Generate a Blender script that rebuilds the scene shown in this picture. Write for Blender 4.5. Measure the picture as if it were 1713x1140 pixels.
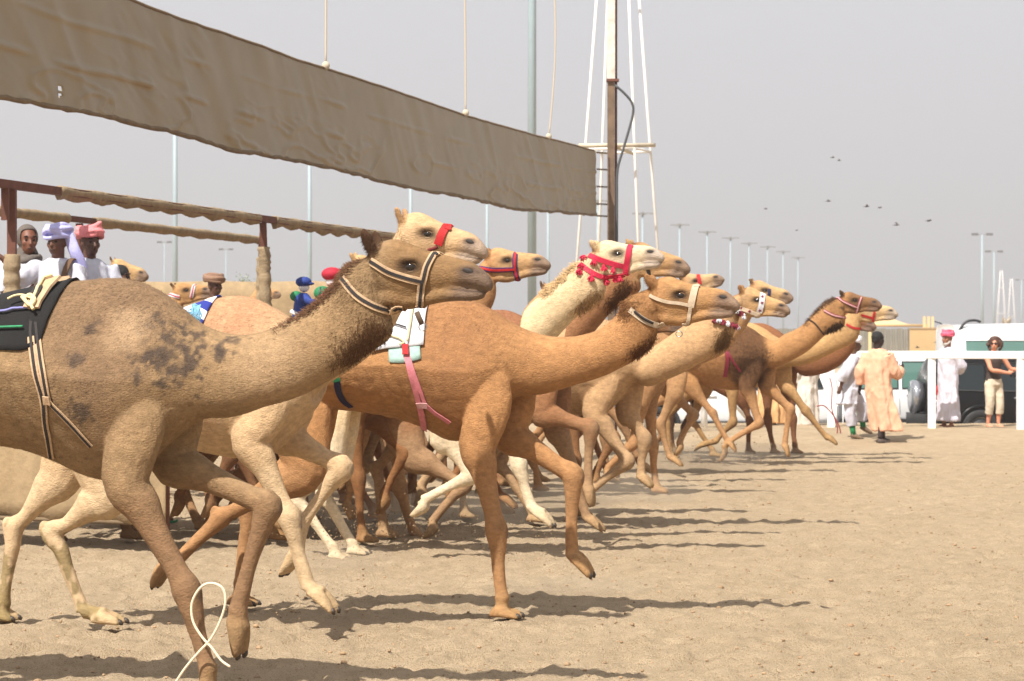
import bpy, bmesh, math, random
import numpy as np
from mathutils import Vector, Matrix
from mathutils.bvhtree import BVHTree

for o in list(bpy.data.objects):
    bpy.data.objects.remove(o)
random.seed(7)
RNG = np.random.default_rng(11)
S = bpy.context.scene
COL = S.collection

# ------------------------------------------------------------------ camera
W_PX, H_PX = 1713.0, 1140.0
LENS = 85.0
F = LENS / 36.0 * W_PX
CX, CY = W_PX / 2, 570.0
CAM = np.array([0.0, 0.0, 1.7])
cd = bpy.data.cameras.new('camera')
cam = bpy.data.objects.new('camera', cd)
COL.objects.link(cam)
cd.lens = LENS
cd.sensor_width = 36.0
cd.clip_start = 0.1
cd.clip_end = 6000
cam.location = CAM
cam.rotation_euler = (math.radians(90), 0, 0)
cd.dof.use_dof = True
cd.dof.focus_distance = 13.0
cd.dof.aperture_fstop = 8.0
S.camera = cam
S.render.resolution_x = 1024
S.render.resolution_y = 681

# ------------------------------------------------------------------ light
SUN_EL = math.radians(54)
SUN_AZ = math.radians(57)          # swing of the sun from the left towards the camera
tosun = Vector((-math.cos(SUN_EL) * math.cos(SUN_AZ), -math.cos(SUN_EL) * math.sin(SUN_AZ), math.sin(SUN_EL)))
world = bpy.data.worlds.new('World')
S.world = world
world.use_nodes = True
wn = world.node_tree
bg = wn.nodes['Background']
sky = wn.nodes.new('ShaderNodeTexSky')
sky.sky_type = 'NISHITA'
sky.sun_disc = False
sky.sun_elevation = SUN_EL
sky.sun_rotation = math.atan2(tosun.x, tosun.y)
sky.air_density = 1.0
sky.dust_density = 6.0
sky.ozone_density = 1.0
hs = wn.nodes.new('ShaderNodeHueSaturation')
hs.inputs['Saturation'].default_value = 0.35
dust = wn.nodes.new('ShaderNodeMix')
dust.data_type = 'RGBA'
dust.inputs['Factor'].default_value = 0.8
dust.inputs['B'].default_value = (4.62, 4.56, 4.74, 1)      # dust-veiled sky
wn.links.new(sky.outputs['Color'], hs.inputs['Color'])
wn.links.new(hs.outputs['Color'], dust.inputs['A'])
wn.links.new(dust.outputs['Result'], bg.inputs['Color'])
bg.inputs['Strength'].default_value = 0.1
sd = bpy.data.lights.new('sun', 'SUN')
sun = bpy.data.objects.new('sun', sd)
COL.objects.link(sun)
sd.energy = 4.6
sd.angle = math.radians(0.7)
sd.color = (1.0, 0.95, 0.88)
sun.rotation_euler = tosun.to_track_quat('Z', 'Y').to_euler()
S.view_settings.view_transform = 'Standard'
S.view_settings.look = 'None'
S.view_settings.gamma = 1.0
S.view_settings.exposure = 0.75

# ------------------------------------------------------------------ helpers
def srgb(r, g, b):
    f = lambda c: c / 12.92 if c <= 0.04045 else ((c + 0.055) / 1.055) ** 2.4
    return tuple(f(c / 255.0) for c in (r, g, b))

def at(px, py, d):
    """world point seen at a photograph position, at depth d"""
    return np.array([(px - CX) / F * d, d, 1.7 - (py - CY) / F * d])

def ground_at(px, d, z=0.0):
    return np.array([(px - CX) / F * d, d, z])

_mats = {}
def mat(name, color, rough=0.7, metal=0.0, var=0.0, vscale=8.0, bump=0.0, bscale=40.0, alpha=None,
        emit=None, sheen=0.0, coat=0.0, trans=0.0, spec=None, stretch=None, attr=None, ior=None):
    if name in _mats:
        return _mats[name]
    m = bpy.data.materials.new(name)
    m.use_nodes = True
    nt = m.node_tree
    b = nt.nodes['Principled BSDF']
    b.inputs['Base Color'].default_value = (*color, 1)
    b.inputs['Roughness'].default_value = rough
    b.inputs['Metallic'].default_value = metal
    if sheen:
        b.inputs['Sheen Weight'].default_value = sheen
        b.inputs['Sheen Roughness'].default_value = 0.6
    if coat:
        b.inputs['Coat Weight'].default_value = coat
        b.inputs['Coat Roughness'].default_value = 0.05
    if trans:
        b.inputs['Transmission Weight'].default_value = trans
    if spec is not None:
        b.inputs['Specular IOR Level'].default_value = spec
    if ior:
        b.inputs['IOR'].default_value = ior
    tc = nt.nodes.new('ShaderNodeTexCoord')
    src = tc.outputs['Object']
    if stretch:
        mp = nt.nodes.new('ShaderNodeMapping')
        mp.inputs['Scale'].default_value = stretch
        nt.links.new(src, mp.inputs['Vector'])
        src = mp.outputs['Vector']
    if var or attr:
        n = nt.nodes.new('ShaderNodeTexNoise')
        n.inputs['Scale'].default_value = vscale
        n.inputs['Detail'].default_value = 6
        n.inputs['Roughness'].default_value = 0.65
        nt.links.new(src, n.inputs['Vector'])
        mr = nt.nodes.new('ShaderNodeMapRange')
        mr.inputs['From Min'].default_value = 0.25
        mr.inputs['From Max'].default_value = 0.75
        mr.inputs['To Min'].default_value = 1 - var
        mr.inputs['To Max'].default_value = 1 + var
        nt.links.new(n.outputs['Fac'], mr.inputs['Value'])
        mx = nt.nodes.new('ShaderNodeMix')
        mx.data_type = 'RGBA'
        mx.blend_type = 'MULTIPLY'
        mx.inputs['Factor'].default_value = 1
        mx.inputs['A'].default_value = (*color, 1)
        if attr:
            at_ = nt.nodes.new('ShaderNodeAttribute')
            at_.attribute_name = attr
            nt.links.new(at_.outputs['Color'], mx.inputs['A'])
        nt.links.new(mr.outputs['Result'], mx.inputs['B'])
        nt.links.new(mx.outputs['Result'], b.inputs['Base Color'])
    if bump:
        n2 = nt.nodes.new('ShaderNodeTexNoise')
        n2.inputs['Scale'].default_value = bscale
        n2.inputs['Detail'].default_value = 5
        nt.links.new(src, n2.inputs['Vector'])
        bp = nt.nodes.new('ShaderNodeBump')
        bp.inputs['Strength'].default_value = bump
        bp.inputs['Distance'].default_value = 0.01
        nt.links.new(n2.outputs['Fac'], bp.inputs['Height'])
        nt.links.new(bp.outputs['Normal'], b.inputs['Normal'])
    if emit:
        b.inputs['Emission Color'].default_value = (*emit[0], 1)
        b.inputs['Emission Strength'].default_value = emit[1]
    _mats[name] = m
    return m

def new_mesh(name, verts, faces, smooth=False):
    me = bpy.data.meshes.new(name)
    me.from_pydata([tuple(v) for v in verts], [], [tuple(f) for f in faces])
    me.update()
    if smooth:
        me.polygons.foreach_set('use_smooth', [True] * len(me.polygons))
    return me

def link(name, me, material=None, parent=None, loc=None, rot=None):
    o = bpy.data.objects.new(name, me)
    COL.objects.link(o)
    if material is not None and me is not None and not len(me.materials):
        me.materials.append(material)
    if parent is not None:
        o.parent = parent
    if loc is not None:
        o.location = tuple(loc)
    if rot is not None:
        o.rotation_euler = rot
    return o

def empty(name, loc=(0, 0, 0), rotz=0.0):
    o = bpy.data.objects.new(name, None)
    COL.objects.link(o)
    o.empty_display_size = 0.2
    o.location = tuple(loc)
    o.rotation_euler = (0, 0, rotz)
    return o

def tag(o, label, cat, group=None):
    o['label'] = label
    o['category'] = cat
    if group:
        o['group'] = group
    return o

def structure(o):
    o['kind'] = 'structure'
    return o

def cr(P, n):
    """Catmull-Rom through the rows of P, n steps per span"""
    P = np.asarray(P, float)
    k = len(P)
    out = []
    for i in range(k - 1):
        p0 = P[i - 1] if i > 0 else 2 * P[0] - P[1]
        p1, p2 = P[i], P[i + 1]
        p3 = P[i + 2] if i + 2 < k else 2 * P[-1] - P[-2]
        for j in range(n):
            t = j / n
            out.append(0.5 * (2 * p1 + (p2 - p0) * t + (2 * p0 - 5 * p1 + 4 * p2 - p3) * t * t + (3 * p1 - p0 - 3 * p2 + p3) * t ** 3))
    out.append(P[-1])
    return np.array(out)

class MB:
    """collects verts and faces"""
    def __init__(self):
        self.v, self.f = [], []
    def add(self, verts, faces):
        o = len(self.v)
        self.v.extend([tuple(map(float, p)) for p in verts])
        self.f.extend([tuple(i + o for i in f) for f in faces])
    def rings(self, R, cap=True, closed=True):
        """R: (m, n, 3) rings"""
        m, n = len(R), len(R[0])
        verts = [p for r in R for p in r]
        faces = []
        for i in range(m - 1):
            for j in range(n if closed else n - 1):
                a, b = i * n + j, i * n + (j + 1) % n
                faces.append((a, b, b + n, a + n))
        if cap and closed:
            faces.append(tuple(range(n - 1, -1, -1)))
            faces.append(tuple((m - 1) * n + j for j in range(n)))
        self.add(verts, faces)
    def box(self, c, s, rot=None):
        c = np.array(c, float)
        h = np.array(s, float) / 2
        v = np.array([[x, y, z] for x in (-1, 1) for y in (-1, 1) for z in (-1, 1)]) * h
        if rot is not None:
            v = v @ np.array(rot).T
        self.add(v + c, [(0, 1, 3, 2), (4, 6, 7, 5), (0, 4, 5, 1), (2, 3, 7, 6), (0, 2, 6, 4), (1, 5, 7, 3)])
    def tube(self, pts, r, n=10, lat=None, smooth=0, r2=None, cap=True):
        """swept ellipse; r in the bending plane, r2 along lat"""
        pts = np.asarray(pts, float)
        r = np.broadcast_to(np.asarray(r, float), (len(pts),))
        r2_ = r if r2 is None else np.broadcast_to(np.asarray(r2, float), (len(pts),))
        D = np.column_stack([pts, r, r2_])
        if smooth:
            D = cr(D, smooth)
        P, ra, rb = D[:, :3], D[:, 3], D[:, 4]
        T = np.gradient(P, axis=0)
        T /= np.linalg.norm(T, axis=1)[:, None] + 1e-9
        R = []
        if lat is None:
            ref = np.array([0, 0, 1.0]) if abs(T[0][2]) < 0.9 else np.array([1.0, 0, 0])
            L = np.cross(T[0], ref)
        else:
            L = np.array(lat, float)
        for i in range(len(P)):
            L = L - T[i] * np.dot(L, T[i])
            L /= np.linalg.norm(L) + 1e-9
            N = np.cross(T[i], L)
            a = np.arange(n) * 2 * math.pi / n
            R.append(P[i] + np.outer(np.cos(a), N) * ra[i] + np.outer(np.sin(a), L) * rb[i])
            if lat is not None:
                L = np.array(lat, float)
        self.rings(R, cap)
    def ball(self, c, r, nu=12, nv=8, rot=None):
        r = np.broadcast_to(np.asarray(r, float), (3,))
        vs = [np.array([0, 0, -1.0])]
        for i in range(1, nv):
            t = -math.pi / 2 + math.pi * i / nv
            for j in range(nu):
                a = 2 * math.pi * j / nu
                vs.append(np.array([math.cos(t) * math.cos(a), math.cos(t) * math.sin(a), math.sin(t)]))
        vs.append(np.array([0, 0, 1.0]))
        fs = [(0, 1 + (j + 1) % nu, 1 + j) for j in range(nu)]
        for i in range(nv - 2):
            for j in range(nu):
                a, b = 1 + i * nu + j, 1 + i * nu + (j + 1) % nu
                fs.append((a, b, b + nu, a + nu))
        e = len(vs) - 1
        o = 1 + (nv - 2) * nu
        fs += [(o + j, o + (j + 1) % nu, e) for j in range(nu)]
        V = np.array(vs) * r
        if rot is not None:
            V = V @ np.array(rot).T
        self.add(V + np.array(c, float), fs)
    def build(self, name, material=None, parent=None, smooth=True, loc=None, rot=None):
        me = new_mesh(name, self.v, self.f, smooth)
        return link(name, me, material, parent, loc, rot)

def voxel_mesh(mb, voxel, smooth_it=4, name='body'):
    """union of overlapping closed shapes as one continuous skin"""
    me = new_mesh('tmp', mb.v, mb.f)
    o = bpy.data.objects.new('tmp', me)
    COL.objects.link(o)
    r = o.modifiers.new('r', 'REMESH')
    r.mode = 'VOXEL'
    r.voxel_size = voxel
    r.use_smooth_shade = True
    if smooth_it:
        s = o.modifiers.new('s', 'SMOOTH')
        s.factor = 0.5
        s.iterations = smooth_it
    dg = bpy.context.evaluated_depsgraph_get()
    res = bpy.data.meshes.new_from_object(o.evaluated_get(dg), depsgraph=dg)
    res.name = name
    bpy.data.objects.remove(o)
    bpy.data.meshes.remove(me)
    res.polygons.foreach_set('use_smooth', [True] * len(res.polygons))
    return res

def verts_of(me):
    a = np.empty(len(me.vertices) * 3)
    me.vertices.foreach_get('co', a)
    return a.reshape(-1, 3)

def normals_of(me):
    a = np.empty(len(me.vertices) * 3)
    me.vertices.foreach_get('normal', a)
    return a.reshape(-1, 3)

def set_col(me, C, name='Col'):
    at_ = me.color_attributes.new(name, 'FLOAT_COLOR', 'POINT')
    at_.data.foreach_set('color', np.column_stack([C, np.ones(len(C))]).ravel())

def smoothstep(a, b, x):
    t = np.clip((x - a) / (b - a + 1e-12), 0, 1)
    return t * t * (3 - 2 * t)

def vnoise(P, scale, seed=0):
    """value noise in numpy for 2-D or 3-D points, 0..1"""
    P = np.asarray(P, float) * scale
    I = np.floor(P).astype(np.int64)
    Fr = P - I
    Fr = Fr * Fr * (3 - 2 * Fr)
    dim = P.shape[1]
    out = np.zeros(len(P))
    for c in range(2 ** dim):
        w = np.ones(len(P))
        h = np.full(len(P), seed * 374761393 + 1013904223, dtype=np.int64)
        for k in range(dim):
            bit = (c >> k) & 1
            w *= Fr[:, k] if bit else 1 - Fr[:, k]
            h = (h ^ ((I[:, k] + bit) * (668265263, 2246822519, 3266489917)[k])) & 0xFFFFFFFF
            h = (h * 1274126177 + 12345) & 0xFFFFFFFF
            h ^= h >> 15
        out += w * ((h & 0xFFFF) / 65535.0)
    return out

def fbm(P, scale, octs=4, seed=0):
    s, a, tot = np.zeros(len(P)), 1.0, 0.0
    for i in range(octs):
        s += a * vnoise(P, scale * 2 ** i, seed + i)
        tot += a
        a *= 0.5
    return s / tot
# ------------------------------------------------------------------ ground
def sand_mat():
    m = bpy.data.materials.new('sand')
    m.use_nodes = True
    nt = m.node_tree
    b = nt.nodes['Principled BSDF']
    b.inputs['Roughness'].default_value = 0.95
    b.inputs['Specular IOR Level'].default_value = 0.15
    tc = nt.nodes.new('ShaderNodeTexCoord')
    def noise(scale, detail=6, rough=.6):
        n = nt.nodes.new('ShaderNodeTexNoise')
        n.inputs['Scale'].default_value = scale
        n.inputs['Detail'].default_value = detail
        n.inputs['Roughness'].default_value = rough
        nt.links.new(tc.outputs['Object'], n.inputs['Vector'])
        return n
    big, mid, fine, grit = noise(.55), noise(5, 8), noise(42, 8, .7), noise(130, 3)
    r1 = nt.nodes.new('ShaderNodeValToRGB')
    e = r1.color_ramp.elements
    e[0].position, e[0].color = .30, (*srgb(170, 149, 120), 1)
    e[1].position, e[1].color = .72, (*srgb(212, 190, 158), 1)
    r1.color_ramp.elements.new(.5).color = (*srgb(194, 172, 141), 1)
    add = nt.nodes.new('ShaderNodeMath'); add.operation = 'MULTIPLY_ADD'
    add.inputs[1].default_value = .55
    nt.links.new(mid.outputs['Fac'], add.inputs[0])
    ad2 = nt.nodes.new('ShaderNodeMath'); ad2.operation = 'MULTIPLY_ADD'
    ad2.inputs[1].default_value = .28
    nt.links.new(big.outputs['Fac'], ad2.inputs[0])
    ad3 = nt.nodes.new('ShaderNodeMath'); ad3.operation = 'MULTIPLY'
    ad3.inputs[1].default_value = .20
    nt.links.new(fine.outputs['Fac'], ad3.inputs[0])
    nt.links.new(ad3.outputs[0], ad2.inputs[2])
    nt.links.new(ad2.outputs[0], add.inputs[2])
    nt.links.new(add.outputs[0], r1.inputs['Fac'])
    # dark crumbs
    r2 = nt.nodes.new('ShaderNodeValToRGB')
    r2.color_ramp.elements[0].position, r2.color_ramp.elements[0].color = .36, (.5, .46, .42, 1)
    r2.color_ramp.elements[1].position, r2.color_ramp.elements[1].color = .49, (1, 1, 1, 1)
    nt.links.new(grit.outputs['Fac'], r2.inputs['Fac'])
    mx = nt.nodes.new('ShaderNodeMix'); mx.data_type = 'RGBA'; mx.blend_type = 'MULTIPLY'
    mx.inputs['Factor'].default_value = .7
    nt.links.new(r1.outputs['Color'], mx.inputs['A'])
    nt.links.new(r2.outputs['Color'], mx.inputs['B'])
    nt.links.new(mx.outputs['Result'], b.inputs['Base Color'])
    s = nt.nodes.new('ShaderNodeMath'); s.operation = 'ADD'
    nt.links.new(fine.outputs['Fac'], s.inputs[0])
    nt.links.new(grit.outputs['Fac'], s.inputs[1])
    bp = nt.nodes.new('ShaderNodeBump')
    bp.inputs['Strength'].default_value = .9
    bp.inputs['Distance'].default_value = .036
    nt.links.new(s.outputs[0], bp.inputs['Height'])
    nt.links.new(bp.outputs['Normal'], b.inputs['Normal'])
    return m
SAND = sand_mat()

def ground_height(X, Y):
    P = np.column_stack([X, Y])
    near = smoothstep(46, 30, Y) * smoothstep(5, 8, Y)
    h = (fbm(P, 1.1, 3, 1) - .5) * .035
    a = fbm(np.column_stack([X * 1.1, Y]), 5.0, 5, 9)
    h += (np.abs(a - .5) * 2) * .045 * near - .012
    f = fbm(P, 24, 2, 31) - .5
    cell = np.column_stack([X, Y]) / .34
    I = np.floor(cell)
    dents = np.zeros(len(X))
    for a in (-1, 0, 1):
        for b in (-1, 0, 1):
            J = I + [a, b]
            hx = np.modf(np.abs(np.sin(J[:, 0] * 127.1 + J[:, 1] * 311.7) * 43758.5453))[0]
            hy = np.modf(np.abs(np.sin(J[:, 0] * 269.5 + J[:, 1] * 183.3) * 43758.5453))[0]
            hr = np.modf(np.abs(np.sin(J[:, 0] * 419.2 + J[:, 1] * 371.9) * 43758.5453))[0]
            dd = np.hypot((cell[:, 0] - J[:, 0] - hx) * .34 * .8, (cell[:, 1] - J[:, 1] - hy) * .34)
            r_ = .06 + .05 * hr
            q = dd / r_
            dents += np.where(hr > .25, -.030 * np.exp(-q ** 4) + .013 * np.exp(-((q - 1.25) / .3) ** 2), 0)
    h += dents * near * (.5 + hr * 0 + .7 * fbm(P, .8, 2, 66))
    h += f * .034 * smoothstep(32, 14, Y) * near
    bb = vnoise(np.column_stack([X * .16, Y]), 1.0, 5) * 1.6
    berm = smoothstep(39.6 + 0, 42.6, Y + bb * .7) * .13 + smoothstep(42, 44, Y) * (fbm(P, 1.7, 3, 4) - .5) * .05
    berm *= smoothstep(49.0, 46.3, Y)
    h += berm
    h = np.where(Y > 49, -.03, h)
    return h - .46 * smoothstep(.5, 3, X) * smoothstep(46.3, 48.4, Y) * smoothstep(140, 100, Y)

rows_y = np.concatenate([[-30, 0, 4, 7], np.geomspace(9.0, 49.4, 565), [50, 60, 75, 100, 120, 140, 300, 900, 3000]])
ncol = 420
vs, fs = [], []
XX, YY = [], []
for y in rows_y:
    half = max(4.0, 0.30 * y) if y < 49.5 else max(30.0, y * 1.2)
    if y < 8:
        half = 6
    xs = np.linspace(-half, half, ncol)
    if y > 49.5 or y < 8:
        xs = np.linspace(-max(half, 40), max(half, 40), ncol)
    XX.append(xs)
    YY.append(np.full(ncol, y))
XX, YY = np.concatenate(XX), np.concatenate(YY)
ZZ = ground_height(XX, YY)
ZZ = np.where(YY < 8, -.04, ZZ)
m_ = len(rows_y)
ii = (np.arange(m_ - 1)[:, None] * ncol + np.arange(ncol - 1)[None, :]).ravel()
quads = np.column_stack([ii, ii + 1, ii + 1 + ncol, ii + ncol])
gme = bpy.data.meshes.new('sand_track')
gme.vertices.add(len(XX))
gme.vertices.foreach_set('co', np.column_stack([XX, YY, ZZ]).ravel())
gme.loops.add(quads.size)
gme.loops.foreach_set('vertex_index', quads.ravel())
gme.polygons.add(len(quads))
gme.polygons.foreach_set('loop_start', np.arange(len(quads)) * 4)
gme.update(calc_edges=True)
gme.polygons.foreach_set('use_smooth', [True] * len(quads))
structure(link('sand_track', gme, SAND))
# the wide sheet round and below the finely raked part
g2 = new_mesh('desert_ground', [(-4000, -60, -.6), (4000, -60, -.6), (4000, 5000, -.6), (-4000, 5000, -.6)], [(0, 1, 2, 3)])
structure(link('desert_ground', g2, SAND))
rd = new_mesh('road', [(3.3, 48.2, -.44), (70, 48.2, -.44), (70, 62, -.44), (3.3, 62, -.44)], [(0, 1, 2, 3)])
structure(link('road', rd, mat('asphalt', (.075, .073, .072), rough=.9, var=.25, vscale=3, bump=.3, bscale=60)))

# loose crumbs and pebbles on the sand: nobody could count them
mbp = MB()
rp = np.random.default_rng(5)
NPB = 4600
py_ = 9.6 * np.exp(rp.random(NPB) ** .8 * 1.35)
px_ = rp.uniform(-.26, .26, NPB) * py_
pz_ = ground_height(px_, py_)
for x, y, zz in zip(px_, py_, pz_):
    s = rp.uniform(.004, .011) * (1.9 if rp.random() < .05 else 1)
    mbp.ball((x, y, zz + s * .25), (s * rp.uniform(.8, 1.5), s, s * rp.uniform(.5, .8)), nu=5, nv=4)
pb = mbp.build('pebbles', mat('pebble', srgb(150, 124, 94), rough=.9, var=.5, vscale=3), smooth=False)
pb['kind'] = 'stuff'
pb['label'] = 'loose crumbs and pebbles strewn over the sand'

# ------------------------------------------------------------------ start gate
CANVAS = mat('tan_canvas', srgb(150, 128, 96), rough=.9, var=.22, vscale=7, bump=.5, bscale=26)
WRAP = mat('canvas_wrap', srgb(142, 124, 97), rough=.9, var=.35, vscale=12, bump=.6, bscale=40)
RUST = mat('rusty_steel', srgb(98, 58, 44), rough=.75, var=.35, vscale=9, bump=.3, bscale=50)
GD = np.array([math.sin(math.radians(15.1)), math.cos(math.radians(15.1)), 0])
def gate_pt(px, z, k=39000.0):
    d = k / (1950.0 - px)
    return ground_at(px, d, z)

gate = empty('starting_gate', gate_pt(20, 0))
tag(gate, 'rusty steel starting gate frame with canvas-wrapped beams behind the camels', 'gate')
GL = np.array(gate.location)
def gbeam(name, a, b, s, material):
    a, b = np.array(a) - GL, np.array(b) - GL
    ax = b - a
    L = np.linalg.norm(ax)
    ax /= L
    ref = np.array([0, 0, 1.0]) if abs(ax[2]) < .9 else np.array([1.0, 0, 0])
    y = np.cross(ref, ax); y /= np.linalg.norm(y)
    z = np.cross(ax, y)
    mb = MB()
    mb.box((a + b) / 2, (L, s, s), rot=np.column_stack([ax, y, z]))
    return mb.build(name, material, gate, smooth=False)
def gwrap(a, b, r, seed, flap=.05):
    """canvas bound round a beam, its edge hanging in scallops"""
    rg = np.random.default_rng(seed)
    a, b = np.array(a) - GL, np.array(b) - GL
    L = np.linalg.norm(b - a)
    ax = (b - a) / L
    n = max(8, int(L / .045))
    y = np.cross([0, 0, 1.0], ax); y /= np.linalg.norm(y)
    R = []
    ph = rg.uniform(0, 9)
    for i in range(n + 1):
        t = i / n
        p = a + (b - a) * t
        rr = r * (1 + .08 * math.sin(t * L * 9 + ph) + rg.uniform(-.05, .05))
        hang = flap * (.15 + .85 * (1 - abs(((t * L * 1.9 + ph) % 1) * 2 - 1)) ** .8) * (.6 + .6 * vnoise(np.array([[t * L, seed]]), 1.3)[0])
        ring = []
        for k in range(14):
            an = 2 * math.pi * k / 14
            o = np.array([0, 0, 1.0]) * math.sin(an) * rr + y * math.cos(an) * rr
            if k in (10, 11):
                o = o + np.array([0, 0, -hang])
            ring.append(p + o)
        R.append(ring)
    mb = MB()
    mb.rings(R)
    return mb.build('canvas_wrap', WRAP, gate)
def gpostwrap(a, b, r, seed):
    rg = np.random.default_rng(seed)
    a, b = np.array(a) - GL, np.array(b) - GL
    n = 40
    R = []
    for i in range(n + 1):
        p = a + (b - a) * i / n + np.array([rg.normal(0, .004), rg.normal(0, .004), 0])
        rr = r * (1 + .035 * math.sin(i * 1.1) + rg.uniform(-.06, .06))
        R.append([p + np.array([math.cos(q) * rr, math.sin(q) * rr, 0]) for q in np.arange(12) * math.pi / 6])
    mb = MB()
    mb.rings(R)
    return mb.build('canvas_wrap', WRAP, gate)
K2 = 47300.0
ZB = 3.0
gbeam('beam', gate_pt(-120, ZB), gate_pt(700, ZB), .07, RUST)
gwrap(gate_pt(97, ZB), gate_pt(432, ZB), .047, 3, .045)
gwrap(gate_pt(458, ZB), gate_pt(698, ZB), .047, 4, .055)
gbeam('beam', gate_pt(-120, ZB, K2), gate_pt(440, ZB, K2), .062, RUST)
gwrap(gate_pt(-118, ZB, K2), gate_pt(112, ZB, K2), .052, 5, .012)
gwrap(gate_pt(157, ZB, K2), gate_pt(438, ZB, K2), .050, 6, .02)
for px, k in ((20, 39000.0), (440, 39000.0), (700, 39000.0), (133, K2), (437, K2)):
    gbeam('post', gate_pt(455 if px == 440 else px, -.05, k), gate_pt(px, ZB - .04, k), .07, RUST)
gpostwrap(gate_pt(20, 1.5), gate_pt(20, 2.42), .070, 8)
gpostwrap(gate_pt(448, 1.4), gate_pt(441.5, 2.70), .064, 9)
gpostwrap(gate_pt(436, 1.4, K2), gate_pt(437, 2.78, K2), .060, 10)
gbeam('bracket', gate_pt(9, ZB - .30), gate_pt(9, ZB - .02), .06, RUST)
gbeam('cross_beam', gate_pt(437, ZB - .14, K2), gate_pt(440, ZB - .14), .07, RUST)

# ------------------------------------------------------------------ hoisted curtain over the start
BAN_T = [(-60, -110), (0, -86), (110, -42), (222, 0), (294, 28), (387, 59), (500, 101), (543, 114), (676, 158), (778, 193), (860, 216), (918, 232), (997, 253)]
BAN_B = [(-60, 152), (0, 162), (100, 181), (183, 196), (294, 222), (402, 253), (500, 270), (560, 283), (686, 315), (788, 332), (866, 350), (997, 360)]
def ban_d(px):
    return 37500.0 / (1950.0 - px)
def banner_mat():
    m = mat('curtain_canvas', srgb(136, 121, 93), rough=.38, var=.10, vscale=2.2, bump=.15, bscale=300, spec=.5)
    return m
nu, nv = 460, 56
bx = np.linspace(-60, 997, nu)
# even steps along the real length
ds = np.linspace(ban_d(-60), ban_d(997), nu)
bx = 1950.0 - 37500.0 / ds
ty = np.interp(bx, [p[0] for p in BAN_T], [p[1] for p in BAN_T])
by = np.interp(bx, [p[0] for p in BAN_B], [p[1] for p in BAN_B])
T3 = np.array([at(x, y, d) for x, y, d in zip(bx, ty, ds)])
B3 = np.array([at(x, y, d) for x, y, d in zip(bx, by, ds)])
NB = np.array([math.cos(math.radians(15.1)), -math.sin(math.radians(15.1)), 0])
SS, TT = np.meshgrid(np.arange(nu), np.linspace(0, 1, nv), indexing='ij')
PP = T3[SS] * (1 - TT[..., None]) + B3[SS] * TT[..., None]
len_m = ds[SS] / math.cos(math.radians(15.1))
UV = np.column_stack([len_m.ravel(), TT.ravel() * 1.15])
dsp = (fbm(UV, .7, 2, 2) - .5) * .05
dg1 = fbm(np.column_stack([UV[:, 0] * 1.6 - UV[:, 1] * 1.5, UV[:, 1] * .45 + UV[:, 0] * .3]), .9, 2, 8)
dsp += (np.abs(dg1 - .5) * -2) ** 1 * .032
dg2 = fbm(np.column_stack([UV[:, 0] * 1.1 - UV[:, 1] * 2.2, UV[:, 1] * .8 + UV[:, 0] * .4]), 2.6, 3, 18)
msk = smoothstep(.45, .65, fbm(UV, .8, 2, 33))
dsp += -np.abs(dg2 - .5) * .024 * msk
fold = fbm(np.column_stack([UV[:, 0] * .9 + UV[:, 1] * 1.1, UV[:, 1] * 3 - UV[:, 0] * .4]), 1.1, 3, 12)
dsp += np.exp(-((fold - .55) / .035) ** 2) * .022 * smoothstep(.35, .9, TT.ravel())
for tc_, amp in ((.33, .020), (.66, .026)):
    wob = tc_ + .03 * (vnoise(np.column_stack([UV[:, 0] * .8, UV[:, 0] * 0]), 1, 3) - .5)
    kx = vnoise(np.column_stack([UV[:, 0], UV[:, 0] * 0 + tc_]), 1.5, 6)
    dsp += amp * np.exp(-((TT.ravel() - wob) / .02) ** 2) * smoothstep(.35, .7, kx)
PP = PP + NB * dsp.reshape(nu, nv)[..., None]
PP[:, -1, 2] += (vnoise(np.column_stack([len_m[:, 0] * 2.3, len_m[:, 0] * 0]), 1, 9) - .5) * .012
hole = np.zeros((nu - 1, nv - 1), bool)
for hx_, hy_, rx_, ry_ in ((98, 146, 3.4, 5.5), (97.5, 157, 3.6, 4.0)):
    pxs = bx[:-1][:, None]
    pys = (ty[:, None] * (1 - TT) + by[:, None] * TT)[:-1, :-1]
    hole |= ((pxs - hx_) / rx_) ** 2 + ((pys - hy_) / ry_) ** 2 < 1
bn = empty('hoisted_curtain', (T3[-1] + B3[-1]) / 2)
tag(bn, 'long brown canvas curtain hoisted diagonally across the sky above the gate', 'curtain')
BL = np.array(bn.location)
fq = [(i * nv + j, i * nv + j + 1, (i + 1) * nv + j + 1, (i + 1) * nv + j) for i in range(nu - 1) for j in range(nv - 1) if not hole[i, j]]
cl = link('cloth', new_mesh('cloth', PP.reshape(-1, 3) - BL, fq, True), banner_mat(), bn)
so = cl.modifiers.new('thick', 'SOLIDIFY'); so.thickness = .012; so.offset = 0
mbh = MB()
hp = PP[::3, -1] - BL + np.column_stack([np.zeros(len(PP[::3])), np.zeros(len(PP[::3])), -.005 + .012 * RNG.random(len(PP[::3]))])
mbh.tube(hp, .016 + .012 * RNG.random(len(hp)), n=7)
mbh.build('bottom_hem', mat('hem', srgb(112, 94, 70), rough=.9, var=.3), bn)
mbh = MB()
mbh.tube(PP[::4, 0] - BL, .017, n=7)
mbh.build('top_hem', mat('hem', srgb(112, 94, 70)), bn)
TIE = mat('tie_metal', srgb(96, 82, 66), rough=.6, metal=.4, var=.3)
for y in (255, 283, 312, 341, 361):
    mbt = MB()
    q0, q1 = at(998, y, 39.39) - BL, at(1016, y + 1, 39.7) - BL
    mbt.tube([q0 + (q1 - q0) * k / 12 + [0, 0, .008 * (-1) ** k] for k in range(13)], [.006 + .008 * (k % 2) for k in range(13)], n=7)
    mbt.build('tie', TIE, bn)

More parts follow.
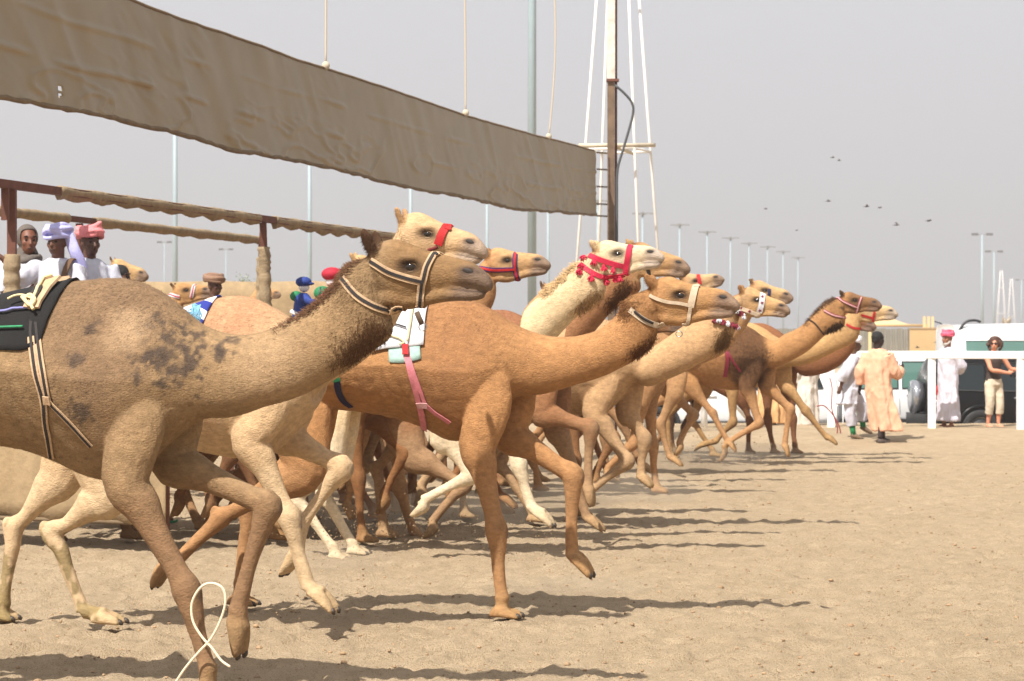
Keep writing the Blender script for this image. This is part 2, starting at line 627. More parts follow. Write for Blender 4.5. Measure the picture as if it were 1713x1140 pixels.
ROPE = mat('rope', srgb(188, 176, 156), rough=.9, bump=.4, bscale=90)
cab_z = 8.6
for px_, label in ((545, 'pale rope holding the brown curtain, leftmost of three'), (779, 'pale rope holding the brown curtain, middle of three'), (918, 'pale curved rope holding the brown curtain beside the thick lamp pole')):
    d = ban_d(px_)
    yb = float(np.interp(px_, [p[0] for p in BAN_T], [p[1] for p in BAN_T]))
    p0 = at(px_, yb, d)
    sway = {545: 3, 779: -8, 918: -4}[px_]
    bend = {545: 0, 779: 2, 918: 13}[px_]
    q = []
    for k in range(13):
        t = k / 12
        z = p0[2] + (cab_z - p0[2]) * t
        q.append(p0 + np.array([(sway * t + bend * math.sin(math.pi * min(1, t * 1.15))) * d / F, 0, z - p0[2]]))
    mbr = MB()
    mbr.tube(q, .012, n=7, smooth=2)
    mbr.ball(p0 + [0, 0, .03], (.045, .035, .05), nu=8, nv=6)
    tag(mbr.build('rope', ROPE), label, 'rope', 'ropes holding up the curtain')

# ------------------------------------------------------------------ mast and lattice tower
WHITE_P = mat('white_paint_worn', srgb(226, 224, 218), rough=.5, var=.10, vscale=6)
MD = 39.8
mast = empty('mast', ground_at(1022, MD))
tag(mast, 'tall rusty and white steel mast holding the right end of the curtain', 'mast')
mb = MB()
mb.box((0, 0, 2.95), (.115, .11, 6.05)); mb.build('lower_post', mat('rusty_mast', srgb(108, 88, 70), rough=.8, var=.45, vscale=5), mast, smooth=False)
mb = MB()
mb.box((0, 0, 8.2), (.13, .12, 4.4)); mb.build('upper_post', mat('white_flaked', srgb(206, 198, 186), rough=.7, var=.3, vscale=7), mast, smooth=False)
mb = MB(); mb.box((0.03, 0, 5.98), (.2, .2, .04)); mb.build('flange', RUST, mast, smooth=False)
mb = MB(); mb.box((.085, .05, 5.0), (.04, .05, 10.1)); mb.build('guide_rail', RUST, mast, smooth=False)
mb = MB()
mb.tube([np.array(at(px, py, MD - .1)) - np.array(mast.location) for px, py in ((1029, 143), (1044, 156), (1057, 172), (1059, 190), (1052, 218), (1042, 252), (1033, 285), (1032, 330), (1032, 400), (1032, 690))], .021, n=8, smooth=4)
mb.build('cable', mat('black_rubber', (.06, .065, .07), rough=.6), mast)

def lattice(name, px, d, s, label, canvas=False, group=None):
    t = empty(name, ground_at(px, d))
    tag(t, label, 'tower', group)
    ang = math.radians(24)
    corners = [np.array([math.cos(ang + k * math.pi / 2), math.sin(ang + k * math.pi / 2), 0]) for k in range(4)]
    R0, zt, R1 = 1.05 * s, 10.4 * s, .18 * s
    pos = lambda k, z: corners[k % 4] * (R0 + (R1 - R0) * z / zt) + np.array([0, 0, z])
    for k in range(4):
        mb = MB(); mb.tube([pos(k, 0), pos(k, zt)], .024 * s, n=8); mb.build('leg', WHITE_P, t)
    for z in (1.6, 3.3, 5.0, 6.7, 8.2, 9.4):
        for k in range(4):
            if z in (5.0, 8.2, 9.4, 1.6):
                mb = MB(); mb.tube([pos(k, z * s), pos(k + 1, z * s)], .022 * s, n=6); mb.build('brace', WHITE_P, t)
    return t
tw = lattice('lattice_tower', 1034, 42.0, 1.0, 'white lattice tower of thin tubes right behind the rusty mast')
tl = np.array(tw.location)
for a, b in (((968, 244), (1096, 243)), ((1022, 243), (1060, 257))):
    mb = MB(); mb.tube([at(*a, 40.9) - tl, at(*b, 41.2 if a[0] == 968 else 42.6) - tl], .036, n=8)
    mb.build('crossbar', mat('worn_bar', srgb(190, 178, 156), rough=.7, var=.3), tw)
lattice('lattice_tower', 1675, 330, 1.08, 'far white lattice tower left of a pair above the white vehicle roof', group='far lattice towers')
lattice('lattice_tower', 1692, 372, 1.08, 'far white lattice tower right of a pair above the white vehicle roof', group='far lattice towers')
mb = MB()
R = []
for k in range(9):
    t = k / 8
    p, q = at(1677 + 14 * t, 529 + 6 * math.sin(math.pi * t), 340), at(1677 + 14 * t, 540 + 4 * math.sin(math.pi * t), 340)
    R.append([p, p + [0, .3, 0], q + [0, .3, 0], q])
mb.rings(R)
tag(mb.build('far_curtain', mat('curtain_canvas', srgb(152, 130, 104))), 'small brown curtain hanging between the two far lattice towers', 'curtain')

# ------------------------------------------------------------------ light poles
GALV = mat('galvanised_steel', srgb(142, 158, 164), rough=.5, metal=.0, var=.06, vscale=2)
LAMPG = mat('lamp_housing', srgb(120, 122, 122), rough=.5, var=.1)
def light_pole(px, d, top, label, r0, r1, arms=True, double=False, group='light poles along the track', head=1.0):
    t = empty('light_pole', ground_at(px, d))
    tag(t, label, 'light pole', group)
    mb = MB(); mb.tube([(0, 0, 0), (0, 0, top)], [r0, r1], n=12); mb.build('pole', GALV, t)
    if arms:
        mb = MB()
        mb.box((0, 0, top), (2.7 * head, .10, .09)); mb.box((0, 0, top + .1), (.12, 2.4 * head, .09)); mb.box((0, 0, top - .1), (.9 * head, .7 * head, .30))
        mb.build('crossarm', LAMPG, t, smooth=False)
        for sx, sy in ((-1, -.4), (1, -.4), (-.35, 1), (.35, -1)):
            mb = MB(); mb.box((sx * 1.2 * head, sy * head, top - .08), (.62 * head, .4 * head, .2)); mb.build('floodlight', LAMPG, t, smooth=False)
    if double:
        mb = MB(); mb.box((0, 0, top), (2.0 * head, .12, .12)); mb.build('crossarm', LAMPG, t, smooth=False)
        for sx in (-1, 1):
            mb = MB(); mb.box((sx * 1.25 * head, 0, top + .05), (1.1 * head, .5, .42 * head)); mb.build('floodlight', mat('lamp_dark', srgb(84, 84, 86), rough=.5), t, smooth=False)
    return t
ROWP = [(293, 436), (518, 371), (687, 323), (815, 286), (917, 257), (1000, 234), (1075, 213), (1137, 194), (1183, 182), (1222, 172), (1253, 163), (1284, 157), (1310, 149), (1335, 139)]
names = ['first', 'second', 'third', 'fourth', 'fifth', 'sixth', 'seventh', 'eighth', 'ninth', 'tenth', 'eleventh', 'twelfth', 'thirteenth', 'last']
for i, (px, h) in enumerate(ROWP):
    d = F * 18.0 / h
    light_pole(px, d, 19.7, 'grey light pole, %s from the left in the long receding row' % names[i], .20, .15)
light_pole(890, 97, 30, 'thickest grey light pole rising behind the brown curtain', .18, .155)
light_pole(275, 330, 1.7 + 164 * 330 / F, 'thin far twin-lamp pole left of the first row pole', .09, .07, arms=False, double=True, group='far twin-lamp poles', head=.55)
light_pole(378, 340, 1.7 + 152 * 340 / F, 'thin far twin-lamp pole right of the first row pole', .09, .07, arms=False, double=True, group='far twin-lamp poles', head=.55)
light_pole(1643, 411, 19.7, 'tallest twin-lamp pole above the white vehicle at the right', .30, .2, arms=False, double=True, group='far twin-lamp poles')
light_pole(1663, 490, 19.7, 'twin-lamp pole just left of the far lattice towers', .30, .2, arms=False, double=True, group='far twin-lamp poles')
light_pole(1709, 720, 19.7, 'shortest twin-lamp pole at the right edge', .34, .25, arms=False, double=True, group='far twin-lamp poles')

# ------------------------------------------------------------------ fences and walls
fw = empty('canvas_fence', ground_at(400, 52))
tag(fw, 'tall plain tan canvas fence behind the camels at the left', 'fence')
FL_ = np.array(fw.location)
pxs = list(range(-240, 960, 150))
for i in range(len(pxs) - 1):
    a, b = ground_at(pxs[i], 52) - FL_, ground_at(pxs[i + 1], 52) - FL_
    n = 16
    vs_ = []
    for k in range(n + 1):
        for j in range(9):
            p = a + (b - a) * k / n
            z = 2.99 * j / 8 - (.03 * math.sin(math.pi * k / n) if j == 8 else 0)
            vs_.append(p + [0, .03 * math.sin(k * 1.3 + j * .7 + i) * math.sin(math.pi * k / n), z])
    fs_ = [(k * 9 + j, k * 9 + j + 1, (k + 1) * 9 + j + 1, (k + 1) * 9 + j) for k in range(n) for j in range(8)]
    o = link('panel', new_mesh('panel', vs_, fs_, True), CANVAS, fw)
    so = o.modifiers.new('thick', 'SOLIDIFY'); so.thickness = .01
for px in pxs:
    mb = MB(); mb.tube([ground_at(px, 52.06) - FL_, ground_at(px, 52.06, 3.0) - FL_], .035, n=8); mb.build('post', RUST, fw)

sc = empty('canvas_screen', ground_at(276, 19.3))
tag(sc, 'low tan canvas screen seen below the nearest camel belly at the left', 'screen')
SL = np.array(sc.location)
a, b = np.array([0, 0, 0.]), ground_at(-150, 20.4) - SL
n = 60
vs_ = []
for k in range(n + 1):
    p = a + (b - a) * k / n
    for j in range(9):
        vs_.append(p + np.array([.0, .025 * math.sin(k * .55) * math.sin(j * .8 + k * .2), .235 + 1.1 * j / 8 + (.012 * math.sin(k * .7) if j == 0 else 0)]))
fs_ = [(k * 9 + j, k * 9 + j + 1, (k + 1) * 9 + j + 1, (k + 1) * 9 + j) for k in range(n) for j in range(8)]
o = link('sheet', new_mesh('sheet', vs_, fs_, True), CANVAS, sc)
so = o.modifiers.new('thick', 'SOLIDIFY'); so.thickness = .012
for q in (0, 1):
    mb = MB(); mb.tube([a + (b - a) * q + [0, .06, 0], a + (b - a) * q + [0, .06, 1.36]], .03, n=8); mb.build('post', RUST, sc)
mb = MB(); mb.tube([a + [0, 0, .235], b + [0, 0, .235]], .018, n=7); mb.build('bottom_hem', mat('hem', srgb(112, 94, 70)), sc)
mb = MB()
mb.tube([ground_at(x, d, z) for x, d, z in ((196, 22.4, .16), (206, 22.3, .08), (222, 22.2, .03), (250, 22.3, .03), (285, 22.3, .025), (296, 22.4, .03))], .012, n=7, smooth=5)
tag(mb.build('green_rope', mat('green_rope', srgb(44, 128, 84), rough=.8)), 'thin green rope lying at the foot of the canvas screen', 'rope')

cf = empty('corrugated_fence', ground_at(1420, 150))
tag(cf, 'grey corrugated metal fence behind the parked vehicles', 'fence')
CL_ = np.array(cf.location)
GREYM = mat('grey_sheet', srgb(140, 136, 124), rough=.7, var=.18, vscale=.8)
x0 = 1290.0
k = 0
while x0 < 1521:
    a, b = ground_at(x0, 150) - CL_, ground_at(min(x0 + 9, 1521), 150) - CL_
    mb = MB()
    nn = 10
    R = []
    for j in range(nn + 1):
        p = a + (b - a) * j / nn
        off = .035 * (1 if (j // 2) % 2 else -1)
        R.append([p + [0, off, 0], p + [0, off, 2.42 + .02 * (k % 3)], p + [0, off + .02, 2.42 + .02 * (k % 3)], p + [0, off + .02, 0]])
    mb.rings(R)
    mb.build('panel', GREYM, cf, smooth=False)
    x0 += 9.15
    k += 1
tw_ = empty('tan_wall', ground_at(1600, 150))
tag(tw_, 'plain tan wall right of the grey corrugated fence', 'wall')
mb = MB(); mb.box((ground_at(1521, 150)[0] / 2 + ground_at(1790, 150)[0] / 2 - tw_.location.x, .1, 1.2), (ground_at(1790, 150)[0] - ground_at(1521.4, 150)[0], .2, 2.44))
mb.build('wall_face', mat('tan_render', srgb(184, 156, 112), rough=.9, var=.12, vscale=.6), tw_, smooth=False)
mb = MB(); mb.box((ground_at(1521, 150)[0] / 2 + ground_at(1790, 150)[0] / 2 - tw_.location.x, .1, 2.46), (ground_at(1790, 150)[0] - ground_at(1521, 150)[0], .3, .07))
mb.build('coping', mat('tan_coping', srgb(160, 134, 96), rough=.9), tw_, smooth=False)
# shade tent and gateway posts
tn = empty('shade_canopy', ground_at(1470, 175))
tag(tn, 'pale tan shade canopy with shallow pointed roof above the grey fence', 'canopy')
TL_ = np.array(tn.location)
apx = at(1480, 526, 175) - TL_
ring = [at(1385, 545, 170) - TL_, at(1548, 545, 170) - TL_, at(1552, 544.5, 182) - TL_, at(1395, 544.5, 182) - TL_]
mb = MB()
sub = 6
for q in range(4):
    A, B = ring[q], ring[(q + 1) % 4]
    vs_, fs_ = [], []
    for i in range(sub + 1):
        t = i / sub
        for j in range(sub + 1):
            s_ = j / sub
            e_ = A + (B - A) * s_
            p = apx + (e_ - apx) * t
            vs_.append(p + [0, 0, -.28 * math.sin(math.pi * t)])
    for i in range(sub):
        for j in range(sub):
            fs_.append((i * (sub + 1) + j, i * (sub + 1) + j + 1, (i + 1) * (sub + 1) + j + 1, (i + 1) * (sub + 1) + j))
    mb.add(vs_, fs_)
mb.build('roof', mat('canopy_cloth', srgb(206, 178, 132), rough=.85), tn)
for q in range(4):
    mb = MB(); A, B = ring[q], ring[(q + 1) % 4]
    mb.tube([A, B], .09, n=6); mb.build('edge_beam', mat('canopy_edge', srgb(190, 158, 108), rough=.8), tn)
    mb = MB(); mb.tube([A * [1, 1, 0] + [0, 0, -TL_[2]], A], .11, n=8); mb.build('post', mat('canopy_edge', srgb(190, 158, 108)), tn)
for px in (1546, 1553, 1560):
    mb = MB()
    d = 160
    mb.box((0, 0, 1.65), (.16, .16, 3.3)); mb.box((0, 0, 2.5), (.3, .05, .05))
    o = mb.build('gateway_post', mat('cream_post', srgb(214, 188, 140), rough=.8), smooth=False, loc=ground_at(px, d))
    tag(o, 'cream square post, %s of three beside the shade canopy' % {1546: 'left', 1553: 'middle', 1560: 'right'}[px], 'post', 'gateway posts')
mb = MB(); mb.box((0, 0, 1.55), (.18, .18, 3.1))
tag(mb.build('fence_post', mat('cream_post', srgb(214, 188, 140)), smooth=False, loc=ground_at(1455, 149.5)), 'cream post standing in front of the grey corrugated fence', 'post')

# ------------------------------------------------------------------ white running rail
RAILW = mat('white_rail', srgb(238, 238, 236), rough=.4, var=.03, vscale=3)
rail = empty('running_rail', ground_at(1557, 43.4))
tag(rail, 'white running rail along the edge of the track at the right', 'rail')
RL = np.array(rail.location)
def rpt(px, z):
    d = 44.2 - (px - 1390) / 320 * 1.3
    return ground_at(px, d, z) - RL
ra, rb = rpt(1372, 1.44), rpt(1760, 1.44)
mb = MB()
ax = (rb - ra) / np.linalg.norm(rb - ra)
yv = np.cross([0, 0, 1], ax)
R = []
for k in range(2):
    p = (ra, rb)[k]
    hw, hh = .055, .068
    R.append([p + yv * y_ + np.array([0, 0, z_]) for y_, z_ in ((-hw, -hh * .8), (-hw, hh * .8), (-hw * .7, hh), (hw * .7, hh), (hw, hh * .8), (hw, -hh * .8), (hw * .7, -hh), (-hw * .7, -hh))])
mb.rings(R)
mb.build('top_rail', RAILW, rail, smooth=False)
for px in (1390, 1558.5, 1707):
    mb = MB()
    p = rpt(px, 0)
    mb.box(p + [0, .0, .69], (.125, .10, 1.36))
    mb.build('post', RAILW, rail, smooth=False)
br = empty('rail_brace', ground_at(1240, 44.5))
tag(br, 'white sloping rail end seen between the camels legs', 'rail')
BRL = np.array(br.location)
mb = MB(); mb.tube([at(1178, 612, 44.4) - BRL, at(1275, 722, 44.4) - BRL], .085, n=10); mb.build('sloping_tube', RAILW, br)
mb = MB(); mb.tube([at(1178, 612, 44.4) - BRL, at(1178, 722, 44.4) - BRL], .06, n=10); mb.build('post', RAILW, br)
# ------------------------------------------------------------------ camels
HEAD_ANG = math.radians(15.0)
HV = np.array([math.cos(HEAD_ANG), -math.sin(HEAD_ANG), 0.0])
LV = np.array([math.sin(HEAD_ANG), math.cos(HEAD_ANG), 0.0])
FUR = mat('camel_fur', (0.5, 0.3, 0.15), rough=0.85, attr='Col', var=0.30, vscale=38, bump=0.55, bscale=120, stretch=(0.55, 1, 1), spec=0.2)
EYE = mat('eye_dark', (0.012, 0.007, 0.004), rough=0.08, spec=0.6)
NOSE = mat('nostril_dark', (0.02, 0.013, 0.01), rough=0.7)
NAIL = mat('toenail', (0.045, 0.032, 0.022), rough=0.55, var=0.3)

SKULL = [(215, 235, 300, 440, 80), (262, 178, 325, 500, 112), (335, 133, 385, 540, 124), (430, 122, 470, 560, 126), (520, 150, 560, 560, 114),
         (610, 182, 640, 520, 98), (700, 202, 720, 480, 88), (800, 218, 810, 456, 84), (890, 230, 890, 446, 92), (960, 246, 955, 446, 99),
         (1020, 276, 1014, 450, 95), (1078, 322, 1070, 458, 82), (1118, 366, 1110, 460, 60), (1136, 402, 1128, 452, 38)]
JAW = [(330, 440, 300, 560, 70), (420, 460, 415, 600, 84), (540, 470, 545, 606, 76), (660, 460, 670, 574, 60), (770, 440, 775, 552, 58),
       (860, 436, 870, 540, 64), (950, 440, 950, 538, 70), (1030, 444, 1030, 528, 62), (1088, 452, 1078, 508, 40)]
EYE_C, LIP_C = complex(545, -310), complex(1120, -400)

# torso in metres: top u,z  bottom u,z  half width  egg
TORSO = [(-1.42, 1.47, -1.37, 1.30, .07, .0), (-1.30, 1.60, -1.27, 1.17, .19, .1), (-1.05, 1.68, -1.03, 1.15, .25, .15), (-.8, 1.76, -.8, 1.13, .28, .2),
         (-.55, 1.87, -.55, 1.08, .295, .28), (-.3, 1.95, -.32, 1.035, .295, .34), (-.1, 1.95, -.12, 1.02, .275, .3), (.08, 1.87, .05, 1.06, .24, .2),
         (.22, 1.77, .17, 1.18, .20, .1), (.38, 1.70, .29, 1.32, .155, .0)]
FORE = dict(extend=((0, 1.08), (.34, .72), (.55, .25), (.70, .13)), bent=((.02, 1.10), (.36, .76), (.17, .40), (.10, .24)),
            plant=((0, 1.08), (.05, .56), (.08, .12), (.22, .02)), trail=((-.02, 1.06), (-.10, .58), (-.40, .30), (-.47, .12)))
HIND = dict(plant=((-.98, 1.05), (-1.30, .60), (-1.26, .13), (-1.12, .02)), fwd=((-.82, 1.05), (-.98, .55), (-.70, .14), (-.55, .03)),
            trail=((-1.05, 1.02), (-1.42, .72), (-1.68, .36), (-1.74, .18)))

def loft_uz(mb, rows, n=24, sub=4, vc=0.0):
    """rows: Tu Tz Bu Bz hw egg"""
    D = cr(np.array([list(r) + ([0.0] if len(r) == 5 else []) for r in rows], float), sub)
    a = np.arange(n) * 2 * math.pi / n
    R = []
    for r in D:
        T, B = np.array([r[0], vc, r[1]]), np.array([r[2], vc, r[3]])
        m, h = (T + B) / 2, (T - B) / 2
        w = max(r[4], 0.01)
        ca, sa = np.cos(a), np.sin(a)
        lat = np.sign(ca) * np.abs(ca) ** 0.95 * w * (1 - 1.1 * r[5] * np.maximum(sa, 0)) * (1 - 1.3 * r[5] * np.maximum(-sa, 0) ** 1.4) * (1 + .25 * r[5])
        R.append(m + np.outer(sa, h) + np.outer(lat, [0, 1, 0]))
    mb.rings(R)

class Camel:
    def __init__(s, gx, d):
        s.G = ground_at(gx, d)
        s.legs = []
    def ray(s, px, py):
        dr = np.array([(px - CX) / F, 1.0, -(py - CY) / F])
        o = CAM - s.G
        R = np.array([HV, LV, [0, 0, 1.0]])
        return R @ o, R @ dr
    def uz(s, p, v=0.0):
        o, dr = s.ray(*p)
        t = (v - o[1]) / dr[1]
        q = o + dr * t
        return (q[0], q[2])
    def hpt(s, x, y, lat=0.0):
        c = s.hA * (complex(x, -y) - EYE_C) + s.hB
        return np.array([c.real, lat * s.hs, c.imag])

def ck(*c):
    return np.array(srgb(*c))

def make_camel(spec):
    c = Camel(spec['gx'], spec['d'])
    c.spec = spec
    mb = MB()
    # head transform
    ev = -0.075
    e, l = complex(*c.uz(spec['eye'], ev)), complex(*c.uz(spec['lip'], 0))
    if spec.get('flip'):
        pass
    c.hA = (l - e) / (LIP_C - EYE_C)
    c.hB = e
    c.hs = abs(c.hA)
    def hrow(r):
        t, b = c.hA * (complex(r[0], -r[1]) - EYE_C) + e, c.hA * (complex(r[2], -r[3]) - EYE_C) + e
        return (t.real, t.imag, b.real, b.imag, r[4] * c.hs, 0.0)
    # torso and neck
    if 'torso' in spec:
        rows = []
        for r in spec['torso']:
            t, b = c.uz(r[0]), c.uz(r[1])
            rows.append((*t, *b, r[2], r[3] if len(r) > 3 else 0.0))
    else:
        k = spec.get('scale', 1.0)
        rows = [tuple(np.array(r) * [k, k, k, k, k, 1]) for r in TORSO]
        if 'neck' in spec:
            for r in spec['neck']:
                t, b = c.uz(r[0]), c.uz(r[1])
                rows.append((*t, *b, r[2], 0.0))
        else:
            t1, b1 = np.array(rows[-1][:2]), np.array(rows[-1][2:4])
            hb = hrow(SKULL[1])
            t2, b2 = np.array(hb[:2]), np.array(hb[2:4])
            ax = (t2 + b2) / 2 - (t1 + b1) / 2
            for q, w in ((.28, .13), (.55, .115), (.8, .105)):
                cen = (t1 + b1) / 2 + ax * q + np.array([.10, -.10]) * math.sin(math.pi * q) * (1 - .3 * q)
                dt = ax / np.linalg.norm(ax) + np.array([.25, -.35]) * (1 - 2 * q)
                nr = np.array([-dt[1], dt[0]]) / np.linalg.norm(dt)
                hh = (.19, .16, .15)[(.28, .55, .8).index(q)]
                rows.append((*(cen + nr * hh), *(cen - nr * hh), w, 0.0))
    rows.append(hrow((265, 230, 330, 470, 88)))
    rows.append(hrow((330, 240, 400, 470, 80)))
    c.rows = rows
    loft_uz(mb, rows, n=32, sub=4)
    loft_uz(mb, [hrow(r) for r in SKULL], n=24, sub=4)
    loft_uz(mb, [hrow(r) for r in JAW], n=18, sub=4)
    for sgn in (-1, 1):
        mb.ball(c.hpt(525, 262, sgn * 86), np.array([78, 44, 40]) * c.hs)
        mb.ball(c.hpt(958, 318, sgn * 58), np.array([64, 44, 48]) * c.hs)
        mb.ball(c.hpt(430, 520, sgn * 62), np.array([90, 34, 70]) * c.hs)
        # ear
        bx, by, tx, ty = spec.get('ear', (278, 235, 210, 96))
        b0, t0 = c.hpt(bx, by, sgn * 88), c.hpt(tx, ty, sgn * 128)
        ax = t0 - b0
        mb.tube([b0 - ax * .25, b0 + ax * .25, b0 + ax * .62, b0 + ax * .86, t0], np.array([34, 46, 47, 32, 10]) * c.hs, n=12, lat=(0.35, 1, 0), r2=np.array([22, 24, 22, 18, 9]) * c.hs)
    # legs
    def leg(kind, sgn, pts, k=1.0):
        v = sgn * (.155 if kind == 'f' else .135) * k
        j = []
        for p in pts:
            j.append(np.array(p if abs(p[0]) < 6 and abs(p[1]) < 6 else c.uz(p, v)))
        a, kn, fe, to = j
        def P(q, vv=v):
            return (q[0], vv, q[1])
        if kind == 'f':
            up = spec.get('shoulder', (0.03, 1.62))
            s1 = np.array([a[0] * .5 + up[0] - .02, up[1]])
            s2 = np.array([a[0] * .6 + up[0] + .06, 1.36])
            m1 = a * .55 + kn * .45
            kd = (kn - a) / np.linalg.norm(kn - a)
            cd_ = (fe - kn) / np.linalg.norm(fe - kn)
            C = [P(s1, v * .95), P(s2, v * 1.05), P(a, v * 1.06), P(a * .75 + kn * .25), P(m1), P(kn - kd * .10), P(kn), P(kn + cd_ * .09), P(kn * .5 + fe * .5), P(fe - cd_ * .06), P(fe)]
            ra = [.12, .140, .118, .094, .070, .056, .074, .056, .034, .036, .050]
            rb = [.03, .070, .086, .078, .062, .050, .066, .052, .034, .036, .050]
        else:
            hip = np.array(spec.get('hip', (-1.12, 1.42)))
            m1 = a * .5 + kn * .5
            kd = (kn - a) / np.linalg.norm(kn - a)
            cd_ = (fe - kn) / np.linalg.norm(fe - kn)
            hk = kn - (cd_ - kd) * .02
            C = [P(hip, v * .75), P((hip + a) / 2 + np.array([-.02, 0]), v * 1.0), P(a, v * 1.12), P(a * .72 + kn * .28, v * 1.08), P(m1), P(kn - kd * .09), P(hk), P(kn + cd_ * .10), P(kn * .5 + fe * .5), P(fe - cd_ * .06), P(fe)]
            ra = [.19, .20, .145, .112, .074, .046, .064, .046, .034, .036, .050]
            rb = [.06, .105, .095, .085, .066, .045, .050, .046, .037, .038, .050]
        ra, rb = np.array(ra) * k * spec.get('legk', 1.0), np.array(rb) * k * spec.get('legk', 1.0)
        mb.tube(C, ra, n=14, lat=(0, 1, 0), smooth=4, r2=rb)
        mb.ball(P(kn + np.array([.030, -.005])), np.array([.045, .040, .055]) * k, nu=10, nv=8) if kind == 'f' else mb.ball(P(hk + np.array([-.045, .02])), np.array([.035, .028, .05]) * k, nu=10, nv=8)
        # tendon behind the cannon bone
        if kind == 'f' or True:
            nb_ = np.array([cd_[1], -cd_[0]])
            nb_ = nb_ if nb_[0] < 0 else -nb_
            mb.tube([P(kn + cd_ * .06 + nb_ * .034), P(kn * .5 + fe * .5 + nb_ * .036), P(fe + nb_ * .026)], np.array([.018, .014, .02]) * k, n=8, lat=(0, 1, 0), smooth=3)
        # foot: two broad padded toes with a flat sole
        fd = to - fe
        L = np.linalg.norm(fd)
        fd = fd / L
        if to[1] < .07 and fd[0] > 0:
            sd_ = np.array([1.0, -.04])
        else:
            sd_ = fd + np.array([.25, 0]) * (1 if fd[0] >= -.2 else 0)
        sd_ = sd_ / np.linalg.norm(sd_)
        up_ = np.array([-sd_[1], sd_[0]])
        if np.dot(up_, fe - to) < 0:
            up_ = -up_
        fl_ = min(.20, max(.165, L * 1.15)) * k
        heel = to - sd_ * fl_
        mid = to - sd_ * fl_ * .62 + up_ * .045
        mb.tube([P(fe), P(fe * .55 + mid * .45), P(mid)], np.array([.050, .043, .050]) * k, n=12, lat=(0, 1, 0), smooth=3, r2=np.array([.047, .047, .058]) * k)
        aa = np.arange(16) * 2 * math.pi / 16
        for dv in (-.040, .040):
            R = []
            for t_, h_, w_, sp_ in ((0, .012, .012, .5), (.06, .05, .034, .55), (.25, .078, .047, .75), (.5, .074, .050, .92), (.72, .058, .047, 1.05), (.9, .042, .038, 1.15), (.98, .028, .026, 1.18), (1.0, .012, .01, 1.18)):
                cn = heel + (to - heel) * t_
                y0 = np.sin(aa)
                y0 = np.where(y0 < 0, y0 * .35, y0)
                hh_ = (y0 + .35) / 1.35 * h_ * k
                R.append([np.array([cn[0] + up_[0] * q, v + dv * sp_ * k + cc_ * w_ * k, cn[1] + up_[1] * q]) for q, cc_ in zip(hh_, np.cos(aa))])
            mb.rings(R)
        c.legs.append((np.array(P(kn)), np.array(P(fe)), np.array(P(to)), sd_, up_))
    for kind, sgn, pts in spec['legs']:
        if isinstance(pts, str):
            pts = (FORE if kind == 'f' else HIND)[pts]
            pts = [tuple(np.array(p) * spec.get('scale', 1.0)) for p in pts]
        leg(kind, sgn, pts, spec.get('scale', 1.0))
    # tail
    t0 = rows[0]
    tl = np.array([t0[0] + .03, 0, t0[1] - .03])
    mb.tube([tl, tl + [-.09, 0, -.02], tl + [-.22, .02, -.10], tl + [-.33, .04, -.24], tl + [-.38, .05, -.42]], [.045, .035, .028, .03, .012], n=10, smooth=3)
    me = voxel_mesh(mb, spec.get('voxel', .014), 5 if spec.get('voxel', .014) < .0125 else 3)
    V = verts_of(me).copy()
    # eye sockets, nostrils pressed in
    N = normals_of(me)
    for sgn in (-1, 1):
        for (x, y, lt, rx, ry, dep) in ((548, 312, 108, 62, 46, 18), (968, 322, 98, 46, 24, 16)):
            p = c.hpt(x, y, sgn * lt)
            dv = V - p
            ph = np.angle(c.hA)
            du = dv[:, 0] * math.cos(ph) + dv[:, 2] * math.sin(ph)
            dz = -dv[:, 0] * math.sin(ph) + dv[:, 2] * math.cos(ph)
            q = (du / (rx * c.hs)) ** 2 + (dz / (ry * c.hs)) ** 2 + (dv[:, 1] / (60 * c.hs)) ** 2
            V[:, 1] -= sgn * dep * c.hs * np.exp(-q)
    # soft muscle and coat unevenness
    nz = fbm(V, 5.0, 3, 3) - .5
    rdg = np.abs(fbm(V * [1.0, 1.0, .55], 7.0, 2, 13) - .5)
    trunk = (V[:, 2] > 1.0) & (V[:, 0] < .45)
    ribs = np.sin((V[:, 0] + .35 * (V[:, 2] - 1.4)) * 2 * math.pi / .085) * smoothstep(-.95, -.75, V[:, 0]) * smoothstep(-.15, -.3, V[:, 0]) * smoothstep(1.14, 1.22, V[:, 2]) * smoothstep(1.62, 1.45, V[:, 2])
    V += N * (nz * .016 - np.maximum(0, .05 - rdg) * .035 * trunk + ribs * .0022)[:, None]
    me.vertices.foreach_set('co', V.ravel())
    me.update()
    # colours
    base, leg_c = ck(*spec['base']), ck(*spec.get('leg', spec['base']))
    face, muz = ck(*spec.get('face', spec['base'])), ck(*spec.get('muzzle', (150, 128, 112)))
    mane, hump = ck(*spec.get('mane', spec['base'])), ck(*spec.get('hump', spec['base']))
    Cc = np.tile(base, (len(V), 1))
    def mixc(col, w):
        nonlocal Cc
        Cc = Cc * (1 - w[:, None]) + col * w[:, None]
    n1 = fbm(V, 2.2, 4, 21)
    n2 = fbm(V, 9.0, 3, 5)
    Cc *= (0.62 + 0.62 * n1 + .18 * n2)[:, None]
    hu = rows[5][0] if 'torso' not in spec else c.uz(spec.get('humppx', (200, 470)))[0]
    mixc(hump, smoothstep(.62, .2, np.abs(V[:, 0] - hu) + .7 * np.abs(V[:, 2] - 1.85)) * (.5 + .5 * n2))
    mixc(leg_c, smoothstep(1.12, .8, V[:, 2] + .2 * (n2 - .5)))
    # head frame coordinates
    z = ((V[:, 0] + 1j * V[:, 2]) - c.hB) / c.hA + EYE_C
    hx, hy, hl = z.real, -z.imag, np.abs(V[:, 1]) / c.hs
    inh = (hl < 190) & (hx > 150) & (hy > 40) & (hy < 680) & (V[:, 2] > .9)
